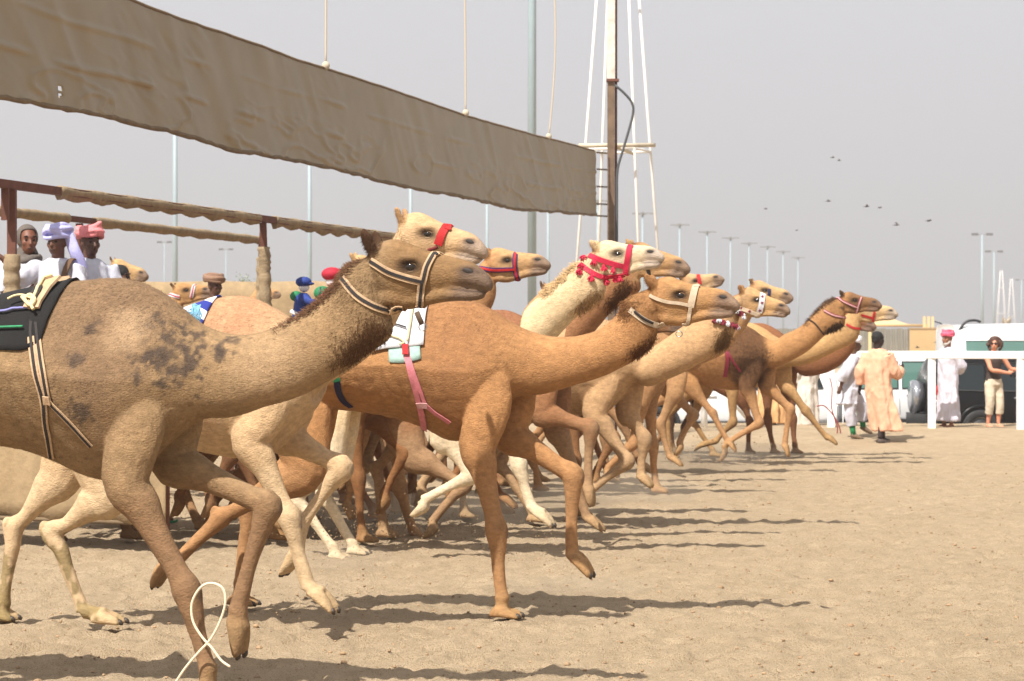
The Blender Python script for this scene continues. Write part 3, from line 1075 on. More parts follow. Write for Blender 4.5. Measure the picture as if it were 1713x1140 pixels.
    w = inh * smoothstep(300, 480, hx + 60 * (n2 - .5))
    mixc(face, w)
    # neck: dark mane and throat hair
    cen = np.array([((r[0] + r[2]) / 2, (r[1] + r[3]) / 2, r[0] - r[2], r[1] - r[3]) for r in rows])
    d2 = (V[:, 0][:, None] - cen[None, :, 0]) ** 2 + (V[:, 2][:, None] - cen[None, :, 1]) ** 2
    ix = d2.argmin(1)
    hh = np.hypot(cen[:, 2], cen[:, 3])
    side = ((V[:, 0] - cen[ix, 0]) * cen[ix, 2] + (V[:, 2] - cen[ix, 1]) * cen[ix, 3]) / (hh[ix] ** 2 / 2)
    along = ix / (len(rows) - 1.0)
    up = smoothstep(.80, .93, along) * (hx < 330) * (V[:, 2] > 1.2)
    mixc(mane, up * smoothstep(.45, .95, side + .5 * (n2 - .5)) * .9)
    mixc(mane * .8, up * smoothstep(-.45, -.95, side - .3 * (n2 - .5)) * spec.get('throat', .6))
    # muzzle, lips
    lipw = inh * smoothstep(840, 1000, hx + .5 * (hy - 330) + 50 * (n2 - .5)) * smoothstep(250, 330, hy)
    mixc(muz, np.clip(lipw * .85, 0, 1))
    mouth = inh * np.exp(-((hy - (458 + .05 * (hx - 900))) / 9) ** 2) * smoothstep(800, 860, hx)
    mixc(ck(62, 48, 42), mouth * .75)
    # dark rim round the eye, grey brow
    er = inh * np.exp(-(((hx - 552) / 96) ** 2 + ((hy - 310) / 56) ** 2)) * (hl > 50)
    mixc(ck(58, 42, 32), np.clip(er * 1.25, 0, .95))
    nr_ = inh * np.exp(-(((hx - 968) / 66) ** 2 + ((hy - 324) / 36) ** 2)) * (hl > 30)
    mixc(ck(84, 67, 58), np.clip(nr_ * 1.1, 0, .85))
    # ears
    earw = inh * smoothstep(330, 290, hx) * smoothstep(80, 100, hl) * smoothstep(240, 200, hy)
    mixc(ck(*spec.get('earc', (105, 78, 55))), earw * .85)
    # feet, knees, pads
    for kn, fe, to, sd_, up_ in c.legs:
        df = np.linalg.norm(V - (fe * .35 + to * .65), axis=1)
        mixc(ck(*spec.get('foot', (172, 142, 96))) * .6 + leg_c * .4, smoothstep(.19, .05, df + .06 * (n2 - .5)) * .75)
        sole = (V - (to * .5 + fe * .5)) @ np.array([up_[0], 0, up_[1]])
        mixc(ck(96, 76, 55), smoothstep(-.05, -.085, sole) * (df < .14) * .7)
        dk = np.linalg.norm(V - (kn + np.array([.05, 0, 0])), axis=1)
        dk2 = np.sqrt(((V[:, 0] - kn[0] - .075) / .6) ** 2 + (V[:, 1] - kn[1]) ** 2 + ((V[:, 2] - kn[2] + .02) / 1.3) ** 2)
        mixc(ck(104, 92, 86), smoothstep(.042, .026, dk2 + .012 * (n2 - .5)) * .7)
        mixc(leg_c * .72, smoothstep(.085, .03, dk + .03 * (n2 - .5)) * .6)
    if 'patch' in spec:
        Cc = spec['patch'](c, V, Cc, n1, n2)
    Cc = np.clip(Cc * .70, 0.005, 1)
    set_col(me, Cc)
    me.materials.append(FUR)
    root = empty('camel', c.G, -HEAD_ANG)
    c.root = root
    tag(root, spec['label'], 'camel', 'racing camels running from the start gate')
    body = link('body', me, None, root)
    c.body, c.me, c.V, c.Cc = body, me, V, Cc
    c.bvh = BVHTree.FromPolygons([Vector(p) for p in V], [tuple(p.vertices) for p in me.polygons])
    # eyes, lashes, nostrils
    for sgn in (-1, 1):
        m2 = MB()
        r = 56 * c.hs
        h0 = c.bvh.ray_cast(Vector(c.hpt(550, 314, sgn * 400)), Vector((0, -sgn, 0)))[0]
        ly = abs(h0.y) / c.hs if h0 else 105
        m2.ball(c.hpt(550, 314, sgn * (ly - 36)), r * np.array([1.08, .9, .82]))
        eo = m2.build('eye', EYE, root)
        if spec.get('hero'):
            m3 = MB()
            for k_, (yo, ll) in enumerate(((-27, 1), (24, .6))):
                pts = [c.hpt(550 + x, 314 + yo * 1.35 * math.cos(x / 56 * 1.3) + 4, sgn * (ly + 3 - abs(x) * .2)) for x in (-60, -32, 0, 32, 60)]
                m3.tube(pts, np.array([3, 8, 10, 8, 3]) * c.hs, n=6, smooth=3)
            m3.build('eyelid', mat('eyelid_' + spec['key'], tuple(face * .33), rough=.8), root)
        h1 = c.bvh.ray_cast(Vector(c.hpt(968, 324, sgn * 400)), Vector((0, -sgn, 0)))[0]
        ln = abs(h1.y) / c.hs if h1 else 78
        m4 = MB()
        ph = -np.angle(c.hA)
        ph2 = ph + .25
        rt = np.array([[math.cos(ph2), 0, math.sin(ph2)], [0, 1, 0], [-math.sin(ph2), 0, math.cos(ph2)]])
        m4.ball(c.hpt(970, 324, sgn * (ln - 4)), np.array([50, 13, 23]) * c.hs, rot=rt)
        m4.build('nostril', NOSE, root)
    # toenails
    if spec.get('hero'):
        for kn, fe, to, sd_, up_ in c.legs:
            for dv in (-.036, .036):
                m5 = MB()
                p = to + np.array([0, dv * 1.25, 0])
                d3, u3 = np.array([sd_[0], 0, sd_[1]]), np.array([up_[0], 0, up_[1]])
                m5.tube([p - d3 * .022 + u3 * .024, p - d3 * .004 + u3 * .018, p + d3 * .010 + u3 * .008], [.017, .016, .006], n=8, lat=(0, 1, 0))
                m5.build('toenail', NAIL, root)
    return c

def hits(c, path, lift, n=6):
    """photo path on the near side of the animal -> surface points and normals"""
    out, nor = [], []
    P = cr(np.array(path, float), n)
    for p in P:
        o, dr = c.ray(*p)
        h = c.bvh.ray_cast(Vector(o), Vector(dr / np.linalg.norm(dr)))
        if h[0] is None:
            q = c.uz(p, -.06)
            r = c.bvh.find_nearest(Vector((q[0], -.06, q[1])))
            out.append(np.array(r[0]))
            nor.append(np.array(r[1]))
        else:
            out.append(np.array(h[0]))
            nor.append(np.array(h[1]))
    out, nor = np.array(out), np.array(nor)
    for _ in range(2):
        out[1:-1] = out[1:-1] * .5 + (out[:-2] + out[2:]) * .25
        nor[1:-1] = nor[1:-1] * .5 + (nor[:-2] + nor[2:]) * .25
    nor /= np.linalg.norm(nor, axis=1)[:, None] + 1e-9
    return out + nor * lift, nor

def strap(c, path, width, material, name='strap', lift=.008, mirror=True, parent=None, thick=.004, stripe=None, off=0.0):
    P, N = hits(c, path, lift)
    T = np.gradient(P, axis=0)
    T /= np.linalg.norm(T, axis=1)[:, None] + 1e-9
    B = np.cross(N, T)
    B /= np.linalg.norm(B, axis=1)[:, None] + 1e-9
    P = P + B * off
    mb = MB()
    R = [[p - b * width / 2, p + n_ * thick - b * width * .46, p + n_ * thick + b * width * .46, p + b * width / 2, p - n_ * thick] for p, b, n_ in zip(P, B, N)]
    mb.rings(R)
    o = mb.build(name, material, parent or c.root, smooth=False)
    if mirror and parent is None:
        m2 = MB()
        m2.rings([[np.array(q) * [1, -1, 1] for q in r[::-1]] for r in R])
        m2.build(name, material, c.root, smooth=False)
    return o

def drape(c, top, hem, material, name='saddle_blanket', lift=.012, nu=14, nt=14, seed=0, thick=.008):
    """blanket over the back: top / hem are photo polylines along the back and the near hem"""
    T = cr(np.array(top, float), 8)
    Hm = cr(np.array(hem, float), 8)
    def samp(A, s):
        x = s * (len(A) - 1)
        i = min(int(x), len(A) - 2)
        return A[i] + (A[i + 1] - A[i]) * (x - i)
    grid = []
    for i in range(nu + 1):
        s = i / nu
        tu = c.uz(samp(T, s), 0)
        hu = c.uz(samp(Hm, s), -.27)
        row = []
        for k in range(-nt, nt + 1):
            t = abs(k) / nt
            sg = -1 if k < 0 else 1
            u = tu[0] + (hu[0] - tu[0]) * t
            al = math.pi / 2 * (1 - t)
            d = Vector((0, sg * math.cos(al), math.sin(al)))
            cen = Vector((u, 0, hu[1]))
            h = c.bvh.ray_cast(cen + d * 2, -d)
            p = np.array(h[0]) if h[0] is not None else np.array(cen + d * .3)
            wob = (vnoise(np.array([[s * 5, k * .35]]), 1.0, seed)[0] - .5) * .012
            row.append(p + np.array(d) * (lift + wob))
        grid.append(row)
    g = np.array(grid)
    for _ in range(2):
        g[1:-1, 1:-1] = g[1:-1, 1:-1] * .4 + (g[:-2, 1:-1] + g[2:, 1:-1] + g[1:-1, :-2] + g[1:-1, 2:]) * .15
    m = 2 * nt + 1
    vs = g.reshape(-1, 3)
    fs = [(i * m + k, i * m + k + 1, (i + 1) * m + k + 1, (i + 1) * m + k) for i in range(nu) for k in range(m - 1)]
    me = new_mesh(name, vs, fs, True)
    o = link(name, me, material, c.root)
    sm = o.modifiers.new('thick', 'SOLIDIFY')
    sm.thickness = thick
    sm.offset = 1
    return o

def fur(c, n, length=.016, width=.0028, seed=1, near_only=True):
    """short coat as thin blades that carry the colour of the skin below"""
    rng = np.random.default_rng(seed)
    me = c.me
    V, Nn = c.V, normals_of(me)
    nf = len(me.polygons)
    idx = np.empty(nf * 4, dtype=np.int64)
    try:
        me.polygons.foreach_get('vertices', idx)
    except Exception:
        return
    Q = idx.reshape(-1, 4)
    ar = np.linalg.norm(np.cross(V[Q[:, 2]] - V[Q[:, 0]], V[Q[:, 3]] - V[Q[:, 1]]), axis=1)
    cen = V[Q].mean(1)
    wgt = ar * smoothstep(.35, .6, cen[:, 2])
    z = ((cen[:, 0] + 1j * cen[:, 2]) - c.hB) / c.hA + EYE_C
    hx, hy = z.real, -z.imag
    wgt *= np.where((hx > 700) & (hy < 560) & (hy > 150), .0, 1.0) * np.where((np.abs(hx - 550) < 70) & (np.abs(hy - 314) < 50), 0, 1)
    if near_only:
        wgt *= np.where(cen[:, 1] < .10, 1.0, .0)
    pick = rng.choice(nf, n, p=wgt / wgt.sum())
    a, b = rng.random(n), rng.random(n)
    q = Q[pick]
    P = (V[q[:, 0]] * ((1 - a) * (1 - b))[:, None] + V[q[:, 1]] * (a * (1 - b))[:, None] + V[q[:, 2]] * (a * b)[:, None] + V[q[:, 3]] * ((1 - a) * b)[:, None])
    Nr = Nn[q].mean(1)
    Nr /= np.linalg.norm(Nr, axis=1)[:, None] + 1e-9
    Cl = c.Cc[q[:, 0]]
    # flow: backwards and down, swirling a little
    sw = fbm(P, 3.0, 2, 77) * 5 - 2.5
    fl = np.column_stack([-.65 + .5 * np.sin(sw), .15 * np.cos(sw * 2), -.75 + .4 * np.cos(sw)])
    fl -= Nr * (fl * Nr).sum(1)[:, None]
    fl /= np.linalg.norm(fl, axis=1)[:, None] + 1e-9
    fl += rng.normal(0, .17, fl.shape)
    cenr = np.array([((r[0] + r[2]) / 2, (r[1] + r[3]) / 2) for r in c.rows])
    z = ((P[:, 0] + 1j * P[:, 2]) - c.hB) / c.hA + EYE_C
    px_, py_ = z.real, -z.imag
    hump = smoothstep(1.62, 1.85, P[:, 2]) * (P[:, 0] < .4)
    manes = np.exp(-(((px_ - 150) / 170) ** 2 + ((py_ - 420) / 260) ** 2))
    ln = .8 * length * (1 + .7 * hump + 1.6 * manes) * rng.uniform(.6, 1.3, n) * np.where(P[:, 2] < 1.0, .55, 1) * np.where(px_ > 350, .6, 1)
    lift = (.14 + .30 * manes)[:, None]
    dr = fl + Nr * lift
    dr /= np.linalg.norm(dr, axis=1)[:, None]
    tip = P + dr * ln[:, None]
    sd_ = np.cross(dr, Nr)
    sd_ /= np.linalg.norm(sd_, axis=1)[:, None] + 1e-9
    w = (width * rng.uniform(.6, 1.2, n))[:, None]
    P0 = P - Nr * .003
    vv = np.stack([P0 - sd_ * w / 2, P0 + sd_ * w / 2, tip], 1).reshape(-1, 3)
    fm = bpy.data.meshes.new('fur')
    fm.vertices.add(3 * n)
    fm.vertices.foreach_set('co', vv.ravel())
    fm.loops.add(3 * n)
    fm.loops.foreach_set('vertex_index', np.arange(3 * n))
    fm.polygons.add(n)
    fm.polygons.foreach_set('loop_start', np.arange(n) * 3)
    fm.update(calc_edges=True)
    br = (rng.uniform(.66, 1.25, n) * (.72 + .56 * fbm(P * [1, 1, .6], 26, 2, 91)))[:, None]
    col = np.clip(np.stack([Cl * br * .92, Cl * br * .92, Cl * br * 1.12], 1).reshape(-1, 3), 0, 1)
    set_col(fm, col)
    fm.polygons.foreach_set('use_smooth', [True] * n)
    nn = Nr + fl * .12
    nn /= np.linalg.norm(nn, axis=1)[:, None]
    fm.normals_split_custom_set_from_vertices([tuple(x) for x in np.repeat(nn, 3, axis=0)])
    fm.materials.append(mat('camel_hair', (.5, .3, .15), rough=.8, attr='Col', var=.12, vscale=30, spec=.15))
    o = link('fur', fm, None, c.root)
    o['kind'] = 'stuff'
    return o

def tufts(c, path, n, length, col, spread=6.0, width=.007, seed=1, back=(-.5, -.4), curl=.6):
    """longer locks along the mane or the throat"""
    rng = np.random.default_rng(seed)
    A_ = cr(np.array(path, float), 12)
    vs, fs, cs, ns = [], [], [], []
    col = np.array(srgb(*col)) * .7
    for i in range(n):
        p = A_[int(len(A_) * rng.random() ** .6)] + rng.normal(0, spread, 2)
        o, dr = c.ray(*p)
        h = c.bvh.ray_cast(Vector(o), Vector(dr / np.linalg.norm(dr)))
        if h[0] is None:
            continue
        P, N = np.array(h[0]), np.array(h[1])
        d = np.array([back[0], 0, back[1]]) + rng.normal(0, .35, 3) + N * .35
        d /= np.linalg.norm(d)
        e = np.cross(d, N); e /= np.linalg.norm(e) + 1e-9
        L = length * rng.uniform(.5, 1.3)
        w = width * rng.uniform(.6, 1.3)
        cu = rng.normal(0, curl)
        p0, p1 = P - N * .004, P + d * L * .5 + e * L * .25 * cu
        p2 = P + d * L + e * L * .1 * cu - N * L * .15
        k = len(vs)
        vs += [p0 - e * w / 2, p0 + e * w / 2, p1 + e * w * .4, p1 - e * w * .4, p2]
        fs += [(k, k + 1, k + 2, k + 3), (k + 3, k + 2, k + 4)]
        b = rng.uniform(.6, 1.3)
        cs += [col * b * .8] * 2 + [col * b] * 2 + [col * b * 1.15]
        ns += [N] * 5
    me = new_mesh('locks', vs, fs, True)
    set_col(me, np.clip(np.array(cs), 0, 1))
    me.normals_split_custom_set_from_vertices([tuple(x) for x in ns])
    me.materials.append(mat('camel_hair', (.5, .3, .15), rough=.8, attr='Col', var=.12, vscale=30, spec=.15))
    o = link('long_hair', me, None, c.root)
    o['kind'] = 'stuff'
    return o

# ------------------------------------------------------------------ the animals
def patch_a(c, V, Cc, n1, n2):
    """bare grey skin blotches on the shoulder, pale sun-bleached flank"""
    def P(px):
        u, z = c.uz(px, -.27)
        return np.array([u, -.25, z])
    nb = fbm(V, 16, 4, 40)
    nc = fbm(V, 42, 2, 44)
    near = V[:, 1] < .02
    for px, r in (((318, 558), .19), ((282, 582), .17), ((345, 572), .10), ((255, 600), .07), ((125, 607), .045), ((135, 690), .06), ((152, 540), .05), ((245, 560), .05)):
        d = np.linalg.norm(V - P(px), axis=1)
        w = near * smoothstep(1.15, .65, d / r + 1.8 * (nb - .5) + 1.7 * (nc - .5)) * .8
        Cc = Cc * (1 - w[:, None]) + ck(92, 77, 66) * w[:, None]
    fl = near * smoothstep(.75, .3, np.linalg.norm(V - P((190, 640)), axis=1))
    sp = fl * smoothstep(.64, .72, fbm(V * [1.4, 1, .8], 60, 3, 51)) * smoothstep(.45, .6, fbm(V, 4, 2, 15)) * .7
    Cc = Cc * (1 - sp[:, None]) + ck(70, 55, 46) * sp[:, None]
    for px, r, k in (((205, 540), .16, .8), ((430, 620), .28, .7)):
        pl = smoothstep(r * 1.2, .03, np.linalg.norm(V - P(px), axis=1) + .1 * (n2 - .5)) * k * near
        Cc = Cc * (1 - pl[:, None]) + ck(205, 172, 134) * pl[:, None]
    st = near * smoothstep(.04, .015, np.linalg.norm(V - P((447, 600)), axis=1) + .02 * (nb - .5)) * .7
    return Cc * (1 - st[:, None]) + ck(110, 84, 40) * st[:, None]

def patch_b(c, V, Cc, n1, n2):
    st = smoothstep(.56, .62, fbm(V, 11, 3, 60)) * smoothstep(.72, .5, V[:, 2]) * (V[:, 0] < -.5) * .6
    return Cc * (1 - st[:, None]) + ck(112, 98, 40) * st[:, None]

def patch_j(c, V, Cc, n1, n2):
    w = smoothstep(.40, .28, np.hypot((V[:, 0] - .04) * 1.25, (V[:, 2] - 1.46) * .72) + .06 * (n2 - .5))
    return Cc * (1 - w[:, None]) + ck(112, 78, 50) * (0.75 + .5 * fbm(V, 40, 2, 9))[:, None] * w[:, None]

SPECS = []
SPECS.append(dict(key='a', label='large brown camel nearest the camera with black saddle blanket and grey skin patches', gx=240, d=11.5, hero=True, voxel=.0095,
    eye=(682, 446), lip=(821, 474), ear=(276, 225, 205, 62), earc=(74, 50, 34), humppx=(200, 470),
    torso=[((-290, 640), (-280, 740), .07), ((-235, 590), (-240, 745), .19, .1), ((-160, 550), (-165, 735), .25, .15), ((-80, 520), (-80, 732), .28, .2),
           ((0, 497), (0, 747), .30, .22), ((60, 482), (50, 757), .30, .25), ((115, 472), (95, 774), .295, .28), ((165, 467), (140, 795), .285, .3), ((210, 466), (182, 803), .27, .3),
           ((255, 479), (225, 790), .25, .25), ((298, 510), (262, 760), .22, .15), ((335, 540), (300, 727), .185, .05), ((370, 555), (340, 702), .155), ((410, 560), (395, 697), .13),
           ((455, 550), (460, 677), .118), ((495, 528), (520, 654), .112), ((535, 499), (575, 621), .108), ((562, 470), (620, 589), .104), ((578, 447), (655, 556), .10)],
    legs=[('f', -1, ((212, 800), (312, 985), (348, 1118), (388, 1173))), ('f', 1, ((285, 770), (448, 845), (398, 1022), (398, 1100))), ('h', -1, ((-.95, 1.05), (-1.3, .62), (-1.5, .2), (-1.45, .06))), ('h', 1, 'plant')],
    base=(164, 134, 98), leg=(152, 118, 86), face=(154, 120, 82), mane=(88, 62, 42), hump=(138, 110, 84), muzzle=(126, 106, 92), throat=.75, patch=patch_a, shoulder=(.0, 1.60)))
SPECS.append(dict(key='b', label='pale cream camel with red noseband, head raised behind the brown camel', gx=448, d=13.95, hero=True, voxel=.011,
    eye=(712, 391), lip=(813, 423), earc=(190, 150, 108),
    neck=[((545, 560), (530, 655), .14), ((605, 500), (625, 590), .12), ((640, 435), (680, 500), .11)],
    legs=[('f', -1, ((420, 735), (484, 865), (517, 985), (560, 1028))), ('f', 1, ((470, 725), (572, 782), (502, 885), (470, 960))),
          ('h', -1, ((185, 822), (92, 893), (140, 1022), (208, 1046))), ('h', 1, ((100, 795), (26, 885), (6, 1010), (28, 1040)))],
    base=(214, 180, 138), leg=(220, 190, 150), face=(218, 180, 136), mane=(190, 148, 104), hump=(196, 144, 108), muzzle=(186, 164, 146), throat=.2, patch=patch_b))
SPECS.append(dict(key='d', label='orange tan camel in the middle with white blanket and pink girth strap', gx=805, d=14.8, hero=True, voxel=.0095, humppx=(765, 505),
    eye=(1135.6, 494.4), lip=(1236.5, 511), earc=(176, 128, 84),
    torso=[((462, 622), (472, 680), .07), ((492, 590), (495, 690), .19, .1), ((540, 560), (545, 686), .25, .15), ((600, 538), (603, 690), .275, .2), ((655, 522), (655, 700), .29, .25),
           ((710, 510), (705, 715), .295, .3), ((755, 504), (745, 734), .285, .32), ((795, 505), (775, 737), .265, .3), ((825, 518), (803, 722), .24, .2), ((855, 538), (830, 690), .205, .1),
           ((885, 553), (860, 667), .165), ((925, 563), (910, 659), .135), ((965, 562), (965, 645), .12), ((1000, 552), (1020, 625), .112), ((1030, 528), (1068, 598), .105), ((1047, 500), (1095, 572), .10)],
    legs=[('f', -1, ((800, 745), (830, 885), (840, 1000), (872, 1036))), ('f', 1, ((850, 725), (958, 795), (958, 930), (988, 968))),
          ('h', -1, ((512, 785), (372, 866), (288, 948), (262, 985))), ('h', 1, ((500, 775), (418, 856), (402, 975), (430, 1015)))],
    base=(186, 137, 90), leg=(184, 138, 94), face=(190, 144, 96), mane=(134, 92, 52), hump=(168, 120, 80), muzzle=(158, 134, 116), throat=.55))
SPECS.append(dict(key='e', label='white camel with pink tasselled bridle and neck raised high', gx=790, d=18.9, hero=True, voxel=.013,
    eye=(1031.5, 424.5), lip=(1110, 430), earc=(222, 192, 150),
    neck=[((878, 520), (912, 585), .14), ((930, 473), (972, 524), .12), ((960, 442), (1012, 492), .112)],
    legs=[('f', 1, ((845, 720), (868, 778), (890, 850), (925, 884))), ('f', -1, ((742, 728), (790, 795), (708, 838), (688, 862))),
          ('h', -1, ((545, 780), (500, 835), (556, 915), (588, 940))), ('h', 1, ((560, 770), (545, 830), (590, 910), (618, 930)))],
    base=(228, 200, 158), leg=(234, 214, 180), face=(232, 208, 172), mane=(206, 168, 120), hump=(214, 176, 128), muzzle=(210, 192, 176), throat=.35))
SPECS.append(dict(key='f', label='brown camel whose head shows just behind the white camel', gx=872, d=20.2, voxel=.014,
    eye=(1084, 430), lip=(1153, 451), earc=(200, 160, 110),
    neck=[((955, 520), (970, 585), .14), ((995, 472), (1030, 515), .12), ((1025, 440), (1072, 485), .112)],
    legs=[('f', -1, ((905, 690), (988, 716), (984, 815), (988, 850))), ('f', 1, ((930, 715), (965, 800), (982, 868), (1010, 892))), ('h', -1, ((690, 760), (775, 812), (722, 875), (708, 900))), ('h', 1, 'plant')],
    base=(158, 112, 76), leg=(176, 140, 104), face=(196, 154, 108), mane=(120, 78, 48), hump=(160, 108, 78), throat=.5))
SPECS.append(dict(key='c', label='tan camel with purple and red bridle, head between brown and white camels', gx=632, d=21.0, voxel=.014,
    eye=(847, 436), lip=(920, 443), earc=(150, 112, 76),
    legs=[('f', -1, ((602, 712), (592, 800), (580, 848), (588, 872))), ('f', 1, ((664, 715), (668, 815), (692, 888), (730, 914))), ('h', -1, ((320, 780), (300, 800), (330, 870), (362, 888))), ('h', 1, ((420, 760), (395, 800), (392, 845), (384, 872)))],
    base=(190, 142, 96), leg=(196, 152, 108), face=(206, 164, 116), mane=(150, 106, 66), throat=.4))
SPECS.append(dict(key='h', label='light tan camel with white star-printed noseband and maroon tassel collar', gx=1008, d=21.9, voxel=.012,
    eye=(1264.6, 502.3), lip=(1321.6, 521.6), earc=(170, 126, 84),
    neck=[((1075, 590), (1092, 646), .14), ((1130, 555), (1162, 613), .12), ((1180, 518), (1218, 576), .115)],
    legs=[('f', -1, ((995, 690), (1050, 772), (985, 825), (968, 848))), ('f', 1, ((1050, 690), (1078, 735), (1072, 800), (1090, 818))), ('h', -1, 'trail'), ('h', 1, 'fwd')],
    base=(206, 166, 122), leg=(196, 160, 120), face=(210, 168, 118), mane=(150, 108, 64), throat=.7))
SPECS.append(dict(key='o', label='camel mostly hidden behind the white camel, only one ear showing', gx=770, d=23.0, voxel=.02,
    eye=(936, 493), lip=(1000, 506), legs=[('f', -1, 'plant'), ('f', 1, 'bent'), ('h', -1, 'trail'), ('h', 1, 'fwd')], base=(196, 152, 108), leg=(200, 165, 125), throat=.3))
SPECS.append(dict(key='g', label='pale camel with red noseband, muzzle showing above the orange tan camel', gx=1000, d=28.5, voxel=.018,
    eye=(1163, 470), lip=(1211, 467), legs=[('f', -1, 'extend'), ('f', 1, 'plant'), ('h', -1, 'fwd'), ('h', 1, 'trail')], base=(176, 132, 90), leg=(170, 130, 92), face=(208, 172, 128), throat=.3))
SPECS.append(dict(key='i', label='camel with navy noseband, muzzle showing above the star-printed noseband', gx=1110, d=30.5, voxel=.018,
    eye=(1279, 486), lip=(1327, 500), legs=[('f', -1, ((1130, 655), (1105, 710), (1120, 765), (1142, 783))), ('f', 1, 'bent'), ('h', -1, 'plant'), ('h', 1, 'trail')], base=(190, 146, 102), leg=(188, 146, 104), face=(208, 170, 122), throat=.3))
SPECS.append(dict(key='j', label='brown camel leading at the right with dark curly shoulder and crimson girth', gx=1248, d=33.0, voxel=.013, hero=False,
    eye=(1429.5, 503), lip=(1474.5, 512), earc=(80, 56, 38),
    neck=[((1312, 560), (1308, 612), .14), ((1338, 547), (1348, 590), .122), ((1364, 521), (1382, 560), .115), ((1384, 503), (1412, 546), .112)],
    legs=[('f', -1, ((1250, 645), (1270, 708), (1212, 745), (1203, 772))), ('f', 1, ((1282, 645), (1322, 685), (1313, 745), (1318, 766))), ('h', -1, ((1150, 640), (1192, 692), (1219, 740), (1230, 758))), ('h', 1, 'trail')],
    base=(186, 138, 90), leg=(190, 144, 100), face=(140, 102, 68), mane=(96, 66, 42), hump=(176, 126, 82), muzzle=(140, 112, 92), throat=.8, patch=patch_j))
SPECS.append(dict(key='k', label='pale yellow camel with red bridle, head just ahead of the leading brown camel', gx=1270, d=34.3, voxel=.016,
    eye=(1457, 518), lip=(1502, 526), ear=(262, 240, 150, 260),
    neck=[((1335, 572), (1345, 612), .14), ((1380, 550), (1396, 589), .12), ((1408, 532), (1434, 568), .112)],
    legs=[('f', -1, ((1225, 640), (1226, 706), (1198, 738), (1162, 756))), ('f', 1, ((1312, 640), (1348, 688), (1384, 732), (1400, 746))), ('h', -1, 'plant'), ('h', 1, 'fwd')],
    base=(206, 164, 112), leg=(176, 138, 92), face=(214, 180, 134), throat=.2, muzzle=(196, 180, 164)))
SPECS.append(dict(key='l', label='reddish brown camel farthest right, chest showing below the pale yellow neck', gx=1290, d=35.4, voxel=.018,
    eye=(1424, 532), lip=(1466, 548),
    neck=[((1345, 580), (1345, 630), .16), ((1384, 565), (1395, 619), .14), ((1412, 545), (1432, 578), .12)],
    legs=[('f', -1, ((1284, 645), (1284, 702), (1294, 748), (1306, 760))), ('f', 1, ((1318, 650), (1326, 700), (1330, 745), (1345, 760))), ('h', -1, ((1240, 660), (1254, 705), (1252, 750), (1264, 760))), ('h', 1, 'trail')],
    base=(150, 100, 66), leg=(136, 92, 62), throat=.6))
SPECS.append(dict(key='n', label='tan camel with pink striped halter behind the blue striped blanket', gx=205, d=31.5, voxel=.016,
    eye=(310, 486), lip=(357, 489), earc=(90, 64, 44), legs=[('f', -1, 'plant'), ('f', 1, 'bent'), ('h', -1, 'plant'), ('h', 1, 'fwd')], base=(190, 146, 98), leg=(188, 150, 108), throat=.3))
SPECS.append(dict(key='m', label='pale camel with white noseband, muzzle peeking over the brown hump', gx=100, d=28.5, voxel=.018,
    eye=(204, 449), lip=(248, 464), legs=[('f', -1, 'plant'), ('f', 1, 'extend'), ('h', -1, 'plant'), ('h', 1, 'fwd')], base=(206, 168, 120), leg=(196, 160, 118), throat=.2))
SPECS.append(dict(key='p', label='pale camel whose ear tips show behind the nearest brown head', gx=440, d=25.6, voxel=.018,
    eye=(614, 446), lip=(670, 462), earc=(200, 160, 112), legs=[('f', -1, 'bent'), ('f', 1, 'plant'), ('h', -1, 'trail'), ('h', 1, 'plant')], base=(206, 166, 118), leg=(200, 164, 124), throat=.3))
SPECS.append(dict(key='q', label='distant tan camel standing behind the wrapped gate post', gx=355, d=38.0, voxel=.02,
    eye=(440, 487), lip=(470, 494), legs=[('f', -1, 'plant'), ('f', 1, 'plant'), ('h', -1, 'plant'), ('h', 1, 'plant')], base=(196, 150, 104), leg=(186, 146, 104), throat=.3))

SPECS.append(dict(key='r', label='tan camel hidden behind the big brown head, carrying the blue robot jockey', gx=585, d=26.4, voxel=.02,
    eye=(722, 474), lip=(775, 486), legs=[('f', -1, 'extend'), ('f', 1, 'bent'), ('h', -1, 'fwd'), ('h', 1, 'plant')], base=(188, 142, 96), leg=(186, 148, 108), throat=.3))
SPECS.append(dict(key='s', label='brown camel hidden behind the big brown head, carrying the red robot jockey', gx=645, d=29.0, voxel=.02,
    eye=(742, 474), lip=(790, 484), legs=[('f', -1, 'plant'), ('f', 1, 'extend'), ('h', -1, 'trail'), ('h', 1, 'fwd')], base=(150, 106, 72), leg=(160, 122, 88), throat=.4))

